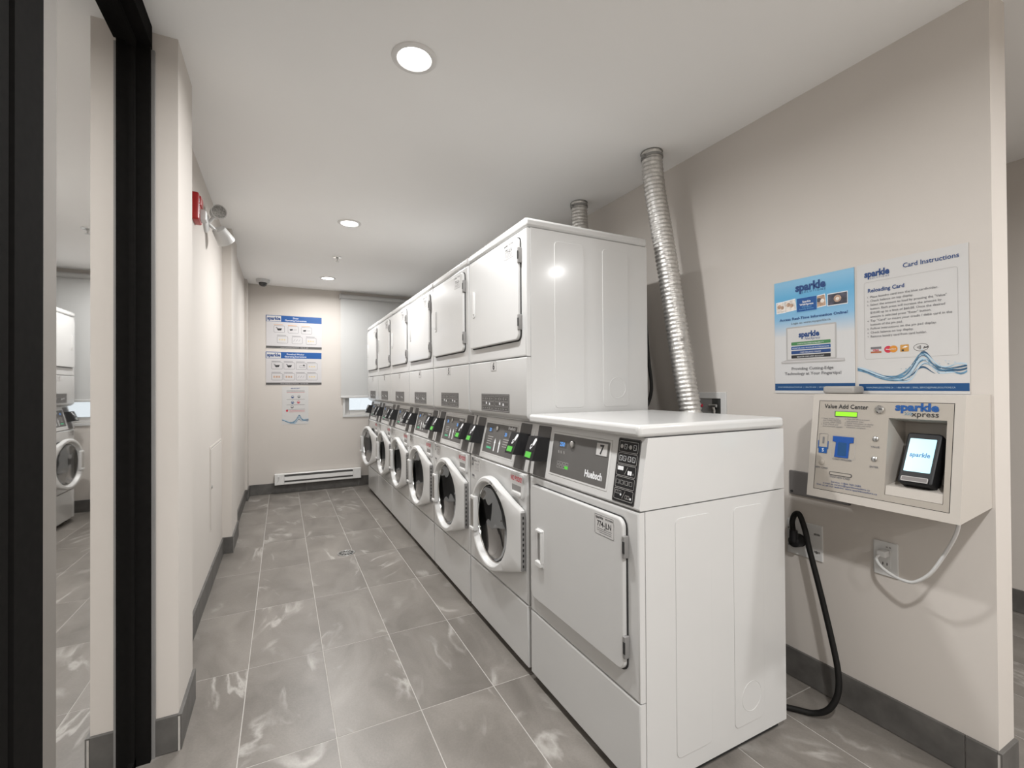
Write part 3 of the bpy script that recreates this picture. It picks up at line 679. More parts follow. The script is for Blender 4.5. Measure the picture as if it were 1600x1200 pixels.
# recessed laundry outlet box behind the long duct
t = empty('laundry_outlet_box', (XR, 1.66, 1.0)); tag(t, 'white recessed plumbing outlet box low behind the long foil duct', 'outlet box')
F = Fr((0, 0, 0), (0, -1, 0), (0, 0, 1)); q = MB(); u0, u1, v0, v1 = -.145, .126, 0, .224; w = .033
for p in (rrect(u0, v0, u0+w, v1), rrect(u1-w, v0, u1, v1), rrect(u0+w, v0, u1-w, v0+w), rrect(u0+w, v1-w, u1-w, v1)): q.prism(F, p, 0, .007, ENAM2, bev=.003)
q.build('faceplate', t)
q = MB(); q.flat(F, rrect(u0+w, v0+w, u1-w, v1-w), .0008, mat('box_interior', (.05, .05, .048), .6)); q.flat(F, rrect(u0+w, v0+w, u0+w+.15, v1-w), .0012, MIDG); q.build('recess', t)
for u in (-.03, .060): q = MB(); q.tube([F(u, .05, .012), F(u, .13, .012)], .009, CHROME, 10); q.tube([F(u-.022, .155, .02), F(u+.022, .155, .02)], .008, REDI if u < 0 else CHROME, 10); q.tube([F(u, .13, .012), F(u, .155, .02)], .007, CHROME, 8); q.build('valve', t)

# black hose hanging behind the nearest stack
q = MB(); q.tube(spline([(1.69, 1.80, 1.62), (1.70, 1.79, 1.40), (1.705, 1.775, 1.25), (1.69, 1.79, 1.16), (1.66, 1.80, 1.14)], 8), .009, RUBBER, 10); tag(q.build('power_cord'), 'thin black cord hanging behind the stack numbered 6', 'cord')

# dryer receptacle plate with plugged black cord
t = empty('receptacle_plate', (XR, 1.163, .532)); tag(t, 'large white receptacle plate with four screws holding the black plug', 'outlet')
F = Fr((0, 0, 0), (0, -1, 0), (0, 0, 1)); q = MB(); q.prism(F, rrect(-.073, 0, .073, .147, .004), 0, .006, ENAM2, bev=.003); q.build('plate', t)
for u in (-.056, .052):
    for v in (.036, .108): q = MB(); q.prism(F, rrect(u-.012, v-.004, u+.012, v+.004, .003), .0055, .0068, MIDG); q.lathe(F, (u, v), [(.005, .006), (.005, .009), (0, .0095)], STEEL, 10); q.build('screw', t)
q = MB(); q.lathe(F, (-.018, .066), [(.027, .005), (.027, .010), (.024, .012), (0, .012)], BLACKP, 24); q.build('socket', t)
t = empty('power_cord', (XR, 1.163, .60)); tag(t, 'thick black power cord looping from the wall plate down to the floor', 'cord')
o = Vector((XR, 1.163, .60))
pts = [(1.918, 1.178, .63), (1.905, 1.176, .685), (1.90, 1.160, .722), (1.895, 1.138, .722), (1.898, 1.118, .66), (1.898, 1.105, .60), (1.885, 1.053, .433), (1.87, 1.003, .262), (1.855, .978, .170), (1.835, .972, .105), (1.81, .990, .050), (1.79, 1.03, .018), (1.76, 1.075, .013), (1.72, 1.13, .012), (1.69, 1.20, .012), (1.67, 1.30, .03)]
q = MB(); q.tube(spline([Vector(p)-o for p in pts], 8), .0105, RUBBER, 12); q.build('cable', t)
q = MB(); Fp = Fr(Vector((XR, 1.181, .598))-o, (0, -1, 0), (0, 0, 1))
q.lathe(Fp, (0, 0), [(.025, .012), (.026, .030), (.023, .050), (.014, .056), (0, .057)], BLACKP, 20, True)
q.tube([Vector((1.918, 1.18, .60))-o, Vector((1.918, 1.179, .648))-o], .0155, BLACKP, 12); q.build('plug', t)

# duplex outlet and white cable
t = empty('wall_outlet', (XR, .8735, .559)); tag(t, 'white double wall outlet below the beige payment box', 'outlet')
F = Fr((0, 0, 0), (0, -1, 0), (0, 0, 1)); q = MB(); q.prism(F, rrect(-.038, 0, .038, .124, .004), 0, .006, ENAM2, bev=.002); q.build('cover_plate', t)
q = MB(); q.prism(F, rrect(-.017, .028, .017, .096, .003), .005, .0075, ENAM2, bev=.001); q.build('receptacle', t)
q = MB()
for v in (.044,): 
    for u in (-.007, .006): q.flat(F, rrect(u-.0015, v-.005, u+.0015, v+.005), .0078, INK)
q.prism(F, rrect(.002, .104, .008, .108), .006, .0065, MIDG); q.prism(F, rrect(.012, .104, .018, .108), .006, .0065, MIDG); q.build('socket_slots', t, smooth=False)
t = empty('white_cable', (XR, .87, .64)); tag(t, 'white cable drooping from the wall outlet up to the payment box', 'cable'); o = Vector((XR, .87, .64))
pts = [(1.935, .878, .640), (1.925, .884, .625), (1.905, .858, .606), (1.892, .815, .592), (1.88, .779, .592), (1.87, .748, .603), (1.86, .703, .651), (1.85, .659, .738), (1.85, .636, .800), (1.852, .628, .854)]
q = MB(); q.tube(spline([Vector(p)-o for p in pts], 8), .0052, ENAM2, 10); q.build('cord', t)
q = MB(); q.rbox(tuple(Vector((1.930, .858, .632))-o), tuple(Vector((1.9625, .888, .656))-o), .005, ENAM2); q.build('plug', t)
# grey bracket plate beside the payment box
q = MB(); Fq = rightwall(1.222, .788); q.prism(Fq, rrect(0, 0, .235, .102, .004), 0, .010, PLATEG, bev=.002); q.lathe(Fq, (.012, .014), [(.005, .009), (.005, .013), (0, .0135)], DARK, 10); tag(q.build('bracket_plate'), 'dark grey metal plate peeking out left of the payment box', 'plate')
q = MB(); q.rbox((1.885, .93, 1.2235), (1.958, 1.04, 1.252), .008, mat('grey_cap', (.36, .345, .325), .5)); tag(q.build('conduit_cap'), 'small grey cap standing on top of the payment box', 'cap')

# ------------------------------------------------------------------ payment box
BYL, BYR = 1.022, .592; BW = BYL-BYR
t = empty('payment_box', (XR, BYL, .845)); tag(t, 'beige wall mounted card payment box with glowing touchscreen', 'payment box')
o = Vector((XR, BYL, .845))
A = Vector((1.744, BYL, .849))-o; B = Vector((1.797, BYL, 1.223))-o
Fv = Fr(A, (0, -1, 0), B-A); FH = (B-A).length
RU0, RU1, RV0, RV1 = .2415, .390, .050, .3005; RD = .105
q = MB()
# housing: sides, top, bottom and a front rim with the terminal alcove open
X0 = 0.0; zb = .872-.845; zt = 1.223-.845
for y in (0, -BW): q.add([(A.x, y, A.z), (B.x, y, B.z), (X0, y, zt), (X0, y, zb)], [[0, 1, 2, 3]], BOXP)
q.add([(B.x, 0, B.z), (B.x, -BW, B.z), (X0, -BW, zt), (X0, 0, zt)], [[0, 1, 2, 3]], BOXP)
q.add([(A.x, 0, A.z), (A.x, -BW, A.z), (X0, -BW, zb), (X0, 0, zb)], [[0, 1, 2, 3]], BOXP)
PU0, PU1, PV0, PV1 = .022, .406, .028, .354
def frame_faces(q, a, b, m_, d): q.add([Fv(u, v, d) for u, v in a]+[Fv(u, v, d) for u, v in b], [[i, (i+1) % 4, 4+(i+1) % 4, 4+i] for i in range(4)], m_)
frame_faces(q, rrect(0, 0, BW, FH), rrect(PU0, PV0, PU1, PV1), BOXP, 0)
q.build('housing', t, smooth=False)
q = MB(); frame_faces(q, rrect(PU0, PV0, PU1, PV1), rrect(PU0+.0018, PV0+.0018, PU1-.0018, PV1-.0018), DARK, -.0012)
pa = rrect(PU0+.0018, PV0+.0018, PU1-.0018, PV1-.0018); ra = rrect(RU0, RV0, RU1, RV1)
frame_faces(q, pa, ra, BOXF, 0)
fp = q.build('face_panel', t, smooth=False)
q = MB(); back = rrect(RU0+.004, RV0+.004, RU1-.004, RV1-.004)
q.rings([[Fv(u, v, 0) for u, v in ra], [Fv(u, v, -RD) for u, v in back]], BOXP, False, True); q.build('terminal_alcove', t, smooth=False)
q = MB(); sv = [(RU0+.002, RV0), (RU1-.002, RV0)]
q.add([Fv(RU0+.002, RV0+.001, -.002), Fv(RU1-.002, RV0+.001, -.002), Fv(RU1-.002, RV0+.030, -.004), Fv(RU0+.002, RV0+.030, -.004), Fv(RU1-.004, RV0+.055, -RD+.002), Fv(RU0+.004, RV0+.055, -RD+.002), Fv(RU1-.004, RV0+.001, -RD+.002), Fv(RU0+.004, RV0+.001, -RD+.002)],
      [[0, 1, 2, 3], [3, 2, 4, 5], [0, 3, 5, 7], [1, 2, 4, 6]], BOXP); q.build('alcove_sill', t, smooth=False)
# terminal: wedge body tilted back
q = MB()
cu = .319; hw = .045
Tb, Tt = Fv(cu, .098, .004), Fv(cu, .262, -.052)
ax = (Tt-Tb).normalized(); Ft = Fr(Tb, (0, -1, 0), ax); TH = (Tt-Tb).length
q.prism(Ft, rrect(-hw, 0, hw, TH, .010, 4), -.040, 0, BLACKP, bev=.005)
q.prism(Ft, rrect(-hw+.006, .01, hw-.006, TH-.04, .01, 4), -.07, -.038, BLACKP, bev=.004)
term = q.build('card_terminal', t)
q = MB(); q.prism(Ft, rrect(-.0335, .040, .0335, .152, .002), 0, .0012, SCREEN); q.text(Ft, 'sparkle', 0, .090, .021, SCRINK, .0014, 'CENTER', bold=.03, width=.052); q.build('touchscreen', term, smooth=False)
q = MB(); q.prism(Ft, rrect(-.034, .006, .034, .022, .003), -.001, .004, PLATEG, bev=.002); q.outline(Ft, rrect(-.034, .006, .034, .022, .003), .002, .0042, LINEG); q.build('card_slot', term)
# face details
q = Lettering(fp); d = .0012
q.text(Fv, 'Value Add Center', .042, .326, .0215, INK, d, bold=.014, width=.140)
q.text(Fv, 'sparkle', .2585, .327, .034, BLUE, d, bold=.045, width=.112)
q.text(Fv, 'xpress', .3025, .309, .024, INK, d, bold=.008, width=.068); q.text(Fv, '>>>', .284, .309, .022, TEAL, d, bold=.01, width=.020)
q.text(Fv, '1. Insert laundry card\n   into CARD HOLDER\n   or press NEW CARD\n2. Press VALUE until\n   desired amount appears', .034, .286, .0075, INKG, d, width=.072, lead=.95)
q.text(Fv, '3. Press ENTER to proceed\n   with payment steps\n4. Follow instructions on display\n5. Remove laundry card when\n   transaction completes', .112, .287, .0075, INKG, d, width=.088, lead=.95)
q.text(Fv, 'CARD HOLDER', .111, .142, .0085, INKG, d, 'CENTER', bold=.02, width=.062); q.text(Fv, 'VALUE', .209, .198, .0085, INKG, d, 'CENTER', bold=.02); q.text(Fv, 'ENTER', .209, .131, .0085, INKG, d, 'CENTER', bold=.02)
q.text(Fv, 'NEW CARD', .045, .105, .0085, INKG, d, 'CENTER', bold=.02); q.text(Fv, 'TAKE NEW CARD', .108, .078, .0085, INKG, d, 'CENTER', bold=.02, width=.066)
q.text(Fv, 'Service: 1-866-769-2680\ne-mail at: service@sparklesolutions.ca\nVisit us on our website: www.sparklesolutions.ca', .128, .060, .0088, NAVY, d, 'CENTER', width=.190, lead=.95)
q = MB(); q.prism(Fv, rrect(.078, .296, .150, .316, .001), -.001, .0015, LABELG); q.prism(Fv, rrect(.081, .299, .149, .314), .001, .002, LCDY); q.build('display_window', fp)
q = MB(); q.lathe(Fv, (.216, .328), [(.0135, -.001), (.0135, .006), (.010, .009), (0, .009)], CHROME, 20); q.flat(Fv, rrect(.216, .3265, .227, .3295), .0096, INK); q.build('lock', fp)
q = MB(); q.prism(Fv, [(.086, .152), (.130, .152), (.132, .205), (.144, .207), (.144, .226), (.078, .226), (.078, .207), (.089, .205)], -.002, .0025, HOLD); q.prism(Fv, rrect(.096, .158, .124, .205, .003), .0024, .0026, BLUE2); q.outline(Fv, rrect(.072, .148, .150, .230, .002), .0012, .0008, LINEG); q.build('card_holder', fp, smooth=False)
q = MB(); q.outline(Fv, rrect(.031, .160, .061, .232, .003), .001, .001, INKG); q.flat(Fv, rrect(.032, .161, .060, .183), .0012, BLUE); q.flat(Fv, rrect(.028, .176, .031, .206), .0012, BLUE); q.flat(Fv, rrect(.061, .176, .064, .206), .0012, BLUE); q.text(Fv, 'S', .046, .166, .018, WHITEI, .0014, 'CENTER'); q.line(Fv, (.046, .196), (.046, .220), .006, .0012, INKG); q.build('card_diagram', fp, smooth=False)
for v in (.228, .161):
    q = MB(); q.lathe(Fv, (.209, v), [(.0085, -.001), (.0085, .003), (.006, .005), (0, .0055)], STEEL, 18); q.build('push_button', fp)
q = MB(); q.lathe(Fv, (.045, .127), [(.009, -.001), (.009, .002), (.007, .003), (0, .003)], BOXF, 16); q.build('push_button', fp)
q = MB(); q.prism(Fv, rrect(.072, .086, .146, .099, .006), -.001, .0012, LABELG); q.prism(Fv, rrect(.075, .0885, .143, .0965, .004), .001, .0016, BOXF); q.build('card_dispenser_slot', fp)

# ------------------------------------------------------------------ posters on the right wall
def splash(q, F, w, y, d):
    r = random.Random(5)
    def base(x): return y+.016-.040*math.sin(min(1, x/.60)*math.pi*.80)**1.4+.044*math.exp(-((x-.64)/.09)**2)+(.016*(x-.78)/.22 if x > .78 else 0)
    def amp(x): return .004+.014*math.exp(-((x-.62)/.17)**2)+.011*math.exp(-((x-.95)/.07)**2)
    for k in range(16):
        ph = r.uniform(0, 6.28); fr = r.uniform(6, 14); off = r.uniform(-1, 1); x0 = 0 if k < 5 else r.uniform(0, .5); x1 = 1 if k < 5 else min(1, x0+r.uniform(.25, .6)); N = 40; P = []
        for i in range(N+1):
            x = x0+(x1-x0)*i/N; e = math.sin(math.pi*i/N)**.5 if k >= 5 else 1
            c = base(x)+amp(x)*(off+.7*math.sin(fr*x+ph)); th = (.0012+.0022*abs(math.sin(fr*.7*x+ph*2)))*e
            P.append((x*w, c-th, c+th))
        ml = (TEAL, NAVY2, PALEB)[k % 3]
        for A, B in zip(P, P[1:]): q.flat(F, [(A[0], A[1]), (B[0], B[1]), (B[0], B[2]), (A[0], A[2])], d+.00003*k, ml)
    for i in range(40):
        x = r.uniform(.42, .98); X = x*w; Y = base(x)+r.uniform(-.012, .035); s_ = r.uniform(.0008, .0026)
        q.flat(F, circ(X, Y, s_, 6), d+.0005, TEAL if r.random() < .6 else PALEB)
NAVY2 = mat('splash_navy', (.03, .09, .17), .5)
PW, PH = .318, .488
# left poster
t = empty('poster', (XR, 1.284, 1.222)); tag(t, 'blue and white poster with a laptop picture above the dryer', 'poster', 'wall posters')
F = Fr((0, 0, 0), (0, -1, 0), (0, 0, 1)); q = MB(); q.prism(F, rrect(0, 0, PW, PH), .0008, .003, FADE); q.build('sheet', t, smooth=False)
q = MB(); d = .0036
q.flat(F, rrect(.0, .012, PW, .042), d, BLUE2)
for i, (u0, u1, ph, ml, ang) in enumerate(((.010, .050, .350, PHOTOW, .05), (.046, .098, .352, PHOTOW, .09), (.178, .218, .352, SKINP, .10), (.222, .296, .352, PHOTOD, .0))):
    h = .050; c, s_ = math.cos(ang), math.sin(ang)
    def rp(p, u0=u0, ph=ph, c=c, s_=s_): return [(u0+(u-u0)*c-(v-ph)*s_, ph+(u-u0)*s_+(v-ph)*c) for u, v in p]
    q.flat(F, rp(rrect(u0, ph, u1, ph+h)), d+.0002*i, WHITEI); q.flat(F, rp(rrect(u0+.002, ph+.003, u1-.002, ph+h-.003)), d+.0002*i+.0001, ml)
    um = (u0+u1)/2
    if i < 3: q.flat(F, rp(circ(um-.006, ph+.030, .009, 12)), d+.0002*i+.00015, SKINP if i < 2 else PHOTOD); q.flat(F, rp(circ(um+.007, ph+.024, .008, 12)), d+.0002*i+.00016, PHOTOW if i == 2 else SKINP)
    else: q.flat(F, rp(circ(um, ph+.026, .014, 12)), d+.0002*i+.00015, SKINP); q.flat(F, rp(circ(um, ph+.025, .007, 10)), d+.0002*i+.00017, PHOTOW)
q.flat(F, rrect(.098, .345, .182, .405), d+.001, BLUE); q.outline(F, rrect(.098, .345, .182, .405), .0016, d+.0012, LBLUE)
# laptop
q.flat(F, rrect(.052, .142, .254, .285, .004), d, LINEG); q.flat(F, rrect(.058, .146, .248, .279), d+.0002, PAPER)
q.flat(F, [(.030, .128), (.284, .128), (.282, .141), (.052, .144), (.030, .138)], d+.0004, LINEG); q.flat(F, rrect(.034, .1345, .280, .1385), d+.0005, PAPER2)
for i, ml in enumerate((GREENI, BLUE, NAVY, INK)): q.flat(F, rrect(.074, .205-.0185*i, .232, .219-.0185*i, .002), d+.0004, ml)
q.build('printed_artwork', t, smooth=False)
q = Lettering(t); d = .0044
q.text(F, 'sparkle', .094, .435, .046, NAVY, d, bold=.045, width=.122); q.text(F, 'S O L U T I O N S', .120, .423, .011, NAVY, d, width=.094)
q.text(F, 'Sparkle\nWebXpress', .140, .383, .0115, WHITEI, d+.0008, 'CENTER', bold=.02); q.text(F, 'Web Based\nLaundry Solution', .140, .362, .0085, LBLUE, d+.0008, 'CENTER')
q.text(F, 'Access Real-Time Information Online!', .024, .315, .0155, NAVY, d, bold=.018, width=.272); q.text(F, 'Login at: www.mysparkle.ca', .074, .296, .0125, INKG, d, width=.158)
q.text(F, 'sparkle', .106, .239, .032, NAVY, d, bold=.045, width=.084); q.text(F, 'NetXpress', .130, .226, .014, NAVY, d, shear=.25, width=.062)
for i, s_ in enumerate(('CHECK MACHINE AVAILABILITY', 'MONITOR AND PROGRAM NOTIFICATIONS', 'CARD BALANCE ONLINE', 'REGISTER AND LOST ACCOUNT')): q.text(F, s_, .153, .2085-.0185*i, .0075, WHITEI, d+.0002, 'CENTER')
q.text(F, 'Providing Cutting-Edge\nTechnology at Your Fingertips!', .158, .100, .0168, INKG, d, 'CENTER', bold=.012, width=.225, lead=1.25)
q.text(F, 'WWW.SPARKLESOLUTIONS.CA  |  1-866-769-2680  |  SERVICE@SPARKLESOLUTIONS.CA', .014, .024, .0075, PALEB, d, width=.285)
# right poster
t = empty('poster', (XR, .957, 1.224)); tag(t, 'white card instruction poster with water splash above the payment box', 'poster', 'wall posters')
q = MB(); q.prism(F, rrect(0, 0, PW, PH), .0008, .003, PAPER); q.build('sheet', t, smooth=False)
q = MB(); d = .0036
q.flat(F, rrect(.004, .010, PW-.001, .036), d, BLUE2)
q.outline(F, rrect(.024, .128, .292, .418, .008), .0009, d, LINEG)
splash(q, F, PW-.006, .078, d)
q.flat(F, rrect(.044, .150, .078, .172), d, PAPER2); q.flat(F, rrect(.044, .165, .078, .173), d+.0002, INKG); q.flat(F, rrect(.044, .150, .078, .156), d+.0002, mat('card_red', (.40, .12, .05), .5))
q.flat(F, circ(.099, .161, .0125, 16), d, REDI); q.flat(F, circ(.115, .161, .0125, 16), d+.0002, ORANGE)
q.flat(F, rrect(.135, .149, .160, .174, .002), d, mat('card_amber', (.55, .28, .06), .5)); q.flat(F, [(.140, .164), (.150, .169), (.157, .167), (.150, .163)], d+.0002, WHITEI); q.flat(F, rrect(.139, .151, .146, .157), d+.0002, INK)
q.outline(F, [(.194+.021*math.cos(k*.314), .161+.0135*math.sin(k*.314)) for k in range(20)], .0012, d, INK)
for k in range(4):
    r = .003+.0032*k
    for i in range(4): a = -.6+.3*i; q.line(F, (.181+r*math.cos(a), .161+r*math.sin(a)), (.181+r*math.cos(a+.3), .161+r*math.sin(a+.3)), .0015, d, INK)
q.line(F, (.200, .157), (.213, .162), .003, d, INK); q.line(F, (.202, .163), (.212, .158), .002, d, INK)
q.build('printed_artwork', t, smooth=False)
q = Lettering(t); d = .0044
q.text(F, 'sparkle', .026, .437, .033, NAVY, d, bold=.045, width=.080); q.text(F, 'S O L U T I O N S', .044, .4275, .008, NAVY, d, width=.060)
q.text(F, 'Card Instructions', .145, .447, .023, NAVY, d, bold=.012, width=.150)
q.text(F, 'Reloading Card', .036, .378, .020, NAVY, d, bold=.02, width=.112)
lines = [('1.', 'Place laundry card into the blue cardholder.'), ('2.', 'Check balance on top display.'), ('3.', 'Select the amount to load by pressing the "Value"'), ('', 'button. Each press will increase the amount by'), ('', '$10.00 up to a limit of $60.00. Once the desired'), ('', 'amount is selected press "Enter" button.'), ('4.', 'Tap "Card" or insert your credit / debit card in the'), ('', 'bottom of the pin pad.'), ('5.', 'Follow instructions on the pin pad display.'), ('6.', 'Check balance on top display.'), ('7.', 'Remove laundry card from card holder.')]
qq = MB()
for i, (a, b) in enumerate(lines): qq.text(F, a, .034, .357-.0148*i, .0085, INKG, d); qq.text(F, b, .044, .357-.0148*i, .0112, INKG, d, bold=.006, width=len(b)*.00448)
o_ = qq.build('instruction_text', t, smooth=False, recalc=False); o_['kind'] = 'stuff'
q.text(F, 'VISA', .061, .157, .010, REDI, d+.0003, 'CENTER', bold=.03); q.text(F, 'MasterCard', .107, .159, .0062, WHITEI, d+.0003, 'CENTER', bold=.02)
q.text(F, 'WWW.SPARKLESOLUTIONS.CA  |  1-866-769-2680  |  EMAIL: SERVICE@SPARKLESOLUTIONS.CA', .028, .0195, .0075, PALEB, d, width=.255)

# ================================================================== END WALL THINGS
def sign(x0, z0, w, h, title, rows, label):
    t = empty('instruction_sign', (x0, YB, z0)); tag(t, label, 'sign', 'machine instruction signs'); F = Fr((0, 0, 0), (1, 0, 0), (0, 0, 1))
    q = MB(); q.prism(F, rrect(0, 0, w, h), 0, .004, PAPER2, bev=.001); q.build('board', t, smooth=False)
    q = MB(); d = .0046
    q.flat(F, rrect(.0, h-.078, w, h-.001), d, BLUE); q.flat(F, rrect(.006, h-.074, .160, h-.008), d+.0004, PAPER); q.flat(F, rrect(0, .004, w, .030), d, LABELG)
    for k, (cx, cy, bw, bh, kind) in enumerate(rows):
        p = rrect(cx-bw/2, cy-bh/2, cx+bw/2, cy+bh/2, .012); q.outline(F, p, .003, d, INKG)
        q.line(F, (cx-bw/2, cy+bh/2+.010), (cx+bw/2-.02, cy+bh/2+.010), .005, d, ORANGE if kind in 'ab' and k < 3 and title[0] == 'D' else INKG)
        if kind == 'a': q.flat(F, [(cx-.03, cy+.006), (cx+.03, cy+.010), (cx+.02, cy-.015), (cx-.012, cy-.018)], d, INK); q.line(F, (cx-.035, cy+.02), (cx-.015, cy+.012), .006, d, INK)
        if kind == 'b': q.flat(F, [(cx-.040, cy+.006), (cx-.005, cy+.010), (cx-.008, cy-.008), (cx-.036, cy-.010)], d, INK); q.line(F, (cx, cy), (cx+.040, cy+.002), .004, d, INKG)
        if kind == 'y':
            for i in (-1, 0, 1): q.flat(F, circ(cx+.026*i-.004, cy, .009, 8), d, YELLOWI)
        if kind == 's':
            for i in (-1, 0, 1): q.line(F, (cx+.028*i-.012, cy-.012), (cx+.028*i+.006, cy+.014), .003, d, INKG)
        if kind == 'r':
            for i in (-1, 0, 1): q.flat(F, rrect(cx+.026*i-.013, cy-.012, cx+.026*i+.006, cy+.010, .003), d, SKINP)
        if kind == 'w': q.outline(F, rrect(cx-.02, cy-.02, cx+.04, cy+.008, .006), .003, d, INKG); q.flat(F, circ(cx+.030, cy+.010, .010, 8), d, INK)
    q.build('printed_artwork', t, smooth=False)
    q = Lettering(t); d = .0054
    q.text(F, 'sparkle', .012, h-.056, .052, NAVY, d, bold=.045, width=.142); q.text(F, title, .320, h-.036, .026, WHITEI, d, 'CENTER', bold=.01); q.text(F, 'Operating Instructions', .320, h-.064, .026, WHITEI, d, 'CENTER', bold=.01)
    q.text(F, 'WWW.SPARKLESOLUTIONS.CA    1-866-769-2680', w/2, .011, .014, PAPER2, d, 'CENTER')
bw, bh = .118, .084
sign(-.168, 1.737, .612, .400, 'Dryer', [(.140, .235, bw, bh, 'a'), (.292, .232, bw, bh, 'b'), (.440, .228, bw, bh, 'b'), (.175, .108, bw, bh, 'y'), (.335, .105, bw, bh, 's'), (.492, .100, bw, bh, 'y')], 'blue headed dryer instruction sign, upper one on the end wall')
sign(-.171, 1.298, .612, .400, 'Frontload Washer', [(.118, .232, bw, bh, 'a'), (.250, .232, bw, bh, 'a'), (.382, .230, bw, bh, 'w'), (.506, .226, bw, bh, 'y'), (.118, .100, bw, bh, 'r'), (.250, .100, bw, bh, 'r'), (.382, .100, bw, bh, 's'), (.506, .100, bw, bh, 'y')], 'blue headed washer instruction sign, lower one on the end wall')
t = empty('notice_sheet', (-.001, YB, .818)); tag(t, 'white paper notice with blue splash below the two signs', 'notice'); F = Fr((0, 0, 0), (1, 0, 0), (0, 0, 1)); NW, NH = .293, .462
q = MB(); q.prism(F, rrect(0, 0, NW, NH), .0006, .002, PAPER); q.build('sheet', t, smooth=False)
q = MB(); d = .0028; splash(q, F, NW, .045, d)
for u, v, ml in ((.115, .335, NAVY), (.185, .338, INKG), (.115, .268, NAVY), (.180, .270, REDI), (.110, .212, INKG)): q.outline(F, circ(u, v, .017, 12), .004, d, ml); q.flat(F, rrect(u-.010, v-.012, u+.010, v), d, ml)
q.flat(F, circ(.055, .168, .013, 12), d, REDI)
q.build('printed_artwork', t, smooth=False)
q = MB(); q.text(F, 'IMPORTANT', .146, .432, .018, NAVY, d, 'CENTER', bold=.02)
for i, v in enumerate((.412, .400, .388, .304, .238, .185, .168, .152)): q.line(F, (.05 if i < 6 else .08, v), (.25, v), .003, d, REDI if i > 5 or i == 2 else INKG)
q.build('lettering', t, smooth=False)
# roller blind
t = empty('roller_blind', (.652, YB, 1.13)); tag(t, 'white roller blind drawn down over the window', 'blind'); F = Fr((0, 0, 0), (1, 0, 0), (0, 0, 1)); BWd = 1.14
q = MB(); q.prism(F, rrect(.012, .022, BWd-.012, 1.285), .034, .0352, BLIND); q.build('fabric', t, smooth=False)
q = MB(); q.tube([F(.008, 1.288, .045), F(BWd-.008, 1.288, .045)], .026, BLIND, 20); q.build('roller', t)
q = MB(); q.rbox((.010, -.044, 0), (BWd-.010, -.026, .026), .006, ENAM2); q.build('bottom_bar', t)
for u in (0, BWd-.008): q = MB(); q.rbox((u, -.080, 1.255), (u+.008, 0, 1.322), .003, ENAM2); q.build('bracket', t)
# heater
t = empty('baseboard_heater', (-.082, YB-.0115, .108)); tag(t, 'long low white electric baseboard heater under the end wall signs', 'heater'); F = Fr((0, 0, 0), (1, 0, 0), (0, 0, 1)); HW, HH, HD = .985, .128, .062
q = MB(); q.rings([[F(u, v, dd) for dd, v in ((0, 0), (HD-.006, 0), (HD, .006), (HD, .024), (HD-.02, .026), (HD-.02, .044), (HD, .048), (HD-.002, .088), (HD-.022, .092), (HD-.026, .112), (HD-.012, .118), (HD-.018, HH), (0, HH))] for u in (.105, .885)], HEATM); q.build('body', t)
for u0, u1 in ((0, .105), (.885, HW)): q = MB(); q.prism(F, rrect(u0+.0005, 0, u1-.0005, HH, .003), 0, HD-.004, HEATM, bev=.004); q.build('end_cap', t)
for v0, v1 in ((.027, .044), (.093, .112)): q = MB(); q.box(F(.106, v0, HD-.019)[:1]+(-(HD-.012), v0), (F(.884, 0, 0)[0], -.02, v1), LABELG); q.build('louvre_slot', t, smooth=False)
q = MB(); q.lathe(F, (.045, .096), [(.011, HD-.005), (.010, HD+.008), (0, HD+.009)], ENAM2, 16); q.build('thermostat_knob', t)

# ================================================================== LEFT WALL AND CEILING THINGS
t = empty('access_panel', (-.408, 3.42, .352)); tag(t, 'white painted flush access panel with key latch on the side wall', 'access panel'); F = Fr((0, 0, 0), (0, 1, 0), (0, 0, 1)); AW, AH = .585, .535
q = MB(); q.outline(F, rrect(0, 0, AW, AH), .012, .003, WALL); q.prism(F, rrect(0, 0, AW, AH), 0, .0028, WALL); q.build('frame', t, smooth=False)
q = MB(); q.outline(F, rrect(.012, .012, AW-.012, AH-.012), .004, .0032, MIDG); q.prism(F, rrect(.016, .016, AW-.016, AH-.016), .002, .006, WALL, bev=.001); q.build('door', t, smooth=False)
q = MB(); q.lathe(F, (.036, .28), [(.011, .005), (.011, .010), (.007, .012), (0, .012)], STEEL, 16); q.build('latch', t)
# red fire horn strobe
t = empty('fire_alarm', (-.408, 2.79, 2.125)); tag(t, 'red fire alarm horn strobe high on the side wall', 'fire alarm'); F = Fr((0, 0, 0), (0, 1, 0), (0, 0, 1))
q = MB(); q.prism(F, rrect(0, 0, .115, .140, .008), 0, .030, RED, bev=.008); q.prism(F, rrect(.030, .082, .105, .132, .006), .028, .036, RED, bev=.004); q.build('housing', t)
q = MB(); q.prism(F, rrect(.050, .012, .105, .070, .006), .028, .056, ENAM2, bev=.008); q.build('strobe_lens', t)
q = MB(); q.text(F, 'FIRE', .030, .030, .030, WHITEI, .0304, bold=.02, ang=math.pi/2, width=.080); q.build('lettering', t, smooth=False)
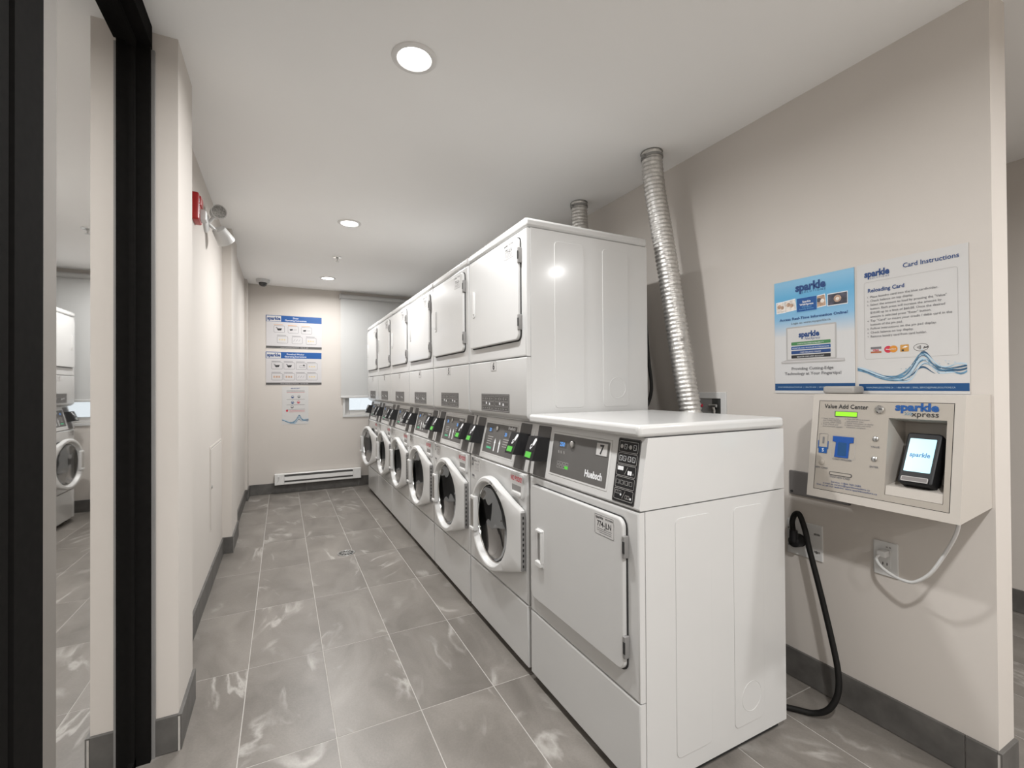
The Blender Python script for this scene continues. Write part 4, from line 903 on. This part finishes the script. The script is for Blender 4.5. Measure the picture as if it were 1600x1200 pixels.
# emergency twin lamp
t = empty('emergency_light', (-.408, 3.22, 2.24)); tag(t, 'white twin head emergency light beside the red fire alarm', 'emergency light'); F = Fr((0, 0, 0), (0, 1, 0), (0, 0, 1))
q = MB(); q.lathe(F, (0, 0), [(.055, 0), (.055, .012), (.045, .020), (0, .022)], ENAM2, 28, True); q.build('canopy', t)
def head(base, direction, r, name):
    dv = Vector(direction).normalized(); a = dv.orthogonal().normalized(); Fh = Fr(base, a, dv.cross(a))
    q = MB(); q.tube([(.018, 0, 0), tuple(Vector(base)-dv*.02)], .009, ENAM2, 10); q.lathe(Fh, (0, 0), [(r*.35, -.092), (r*.72, -.085), (r*.90, -.030), (r, 0), (r*.98, .004), (r*.86, .003)], ENAM2, 28, True); h = q.build(name, t)
    q = MB(); q.lathe(Fh, (0, 0), [(r*.87, .002), (r*.4, .004), (0, .005)], mat('lamp_reflector', (.30, .30, .29), .35, .6, var=.35, scale=120), 24); q.build('lens', h)
head((.075, -.02, .072), (.32, -.95, -.10), .043, 'lamp_head')
head((.098, .13, -.060), (.42, .62, -.66), .052, 'lamp_head')
# dome camera
t = empty('dome_camera', (-.19, 5.86, CZ)); tag(t, 'small white dome security camera on the ceiling corner', 'camera'); F = Fr((0, 0, 0), (1, 0, 0), (0, -1, 0))
q = MB(); q.lathe(F, (0, 0), [(.070, 0), (.070, .022), (.064, .032), (.044, .036)], ENAM2, 32, True, True); q.build('base', t)
q = MB(); q.lathe(F, (0, 0), [(.044, .034), (.042, .050), (.034, .066), (.018, .076), (0, .078)], mat('smoked_dome', (.03, .03, .03), .12, coat=.5), 28); q.build('dome', t)
# sprinkler
t = empty('sprinkler_head', (.468, 4.56, CZ)); tag(t, 'small metal fire sprinkler head between the ceiling lights', 'sprinkler')
q = MB(); q.lathe(F, (0, 0), [(.040, 0), (.039, .004), (.020, .007), (.014, .006)], CHROME, 24); q.build('escutcheon', t)
q = MB(); q.lathe(F, (0, 0), [(.010, .005), (.010, .018), (.005, .020), (.005, .040)], STEEL, 12); q.lathe(F, (0, 0), [(.0, .040), (.017, .041), (.017, .043), (0, .043)], STEEL, 14); q.build('deflector', t)
# floor drain
t = empty('floor_drain', (.434, 3.676, 0)); tag(t, 'round steel floor drain grate set in the tiles', 'drain'); F = Fr((0, 0, 0), (1, 0, 0), (0, 1, 0))
q = MB(); q.lathe(F, (0, 0), [(.064, .0004), (.063, .003), (.054, .003), (.052, .001)], STEEL, 32); q.build('rim', t)
q = MB(); q.lathe(F, (0, 0), [(.054, .0008), (0, .0008)], DARK, 32); q.build('sump', t)
q = MB()
for i in range(6):
    a = math.pi*i/6; q.line(F, (-.052*math.cos(a), -.052*math.sin(a)), (.052*math.cos(a), .052*math.sin(a)), .006, .0020+.0001*i, STEEL)
q.outline(F, circ(0, 0, .034, 24), .006, .0027, STEEL); q.outline(F, circ(0, 0, .014, 16), .010, .0027, STEEL); q.build('grate', t, smooth=False)
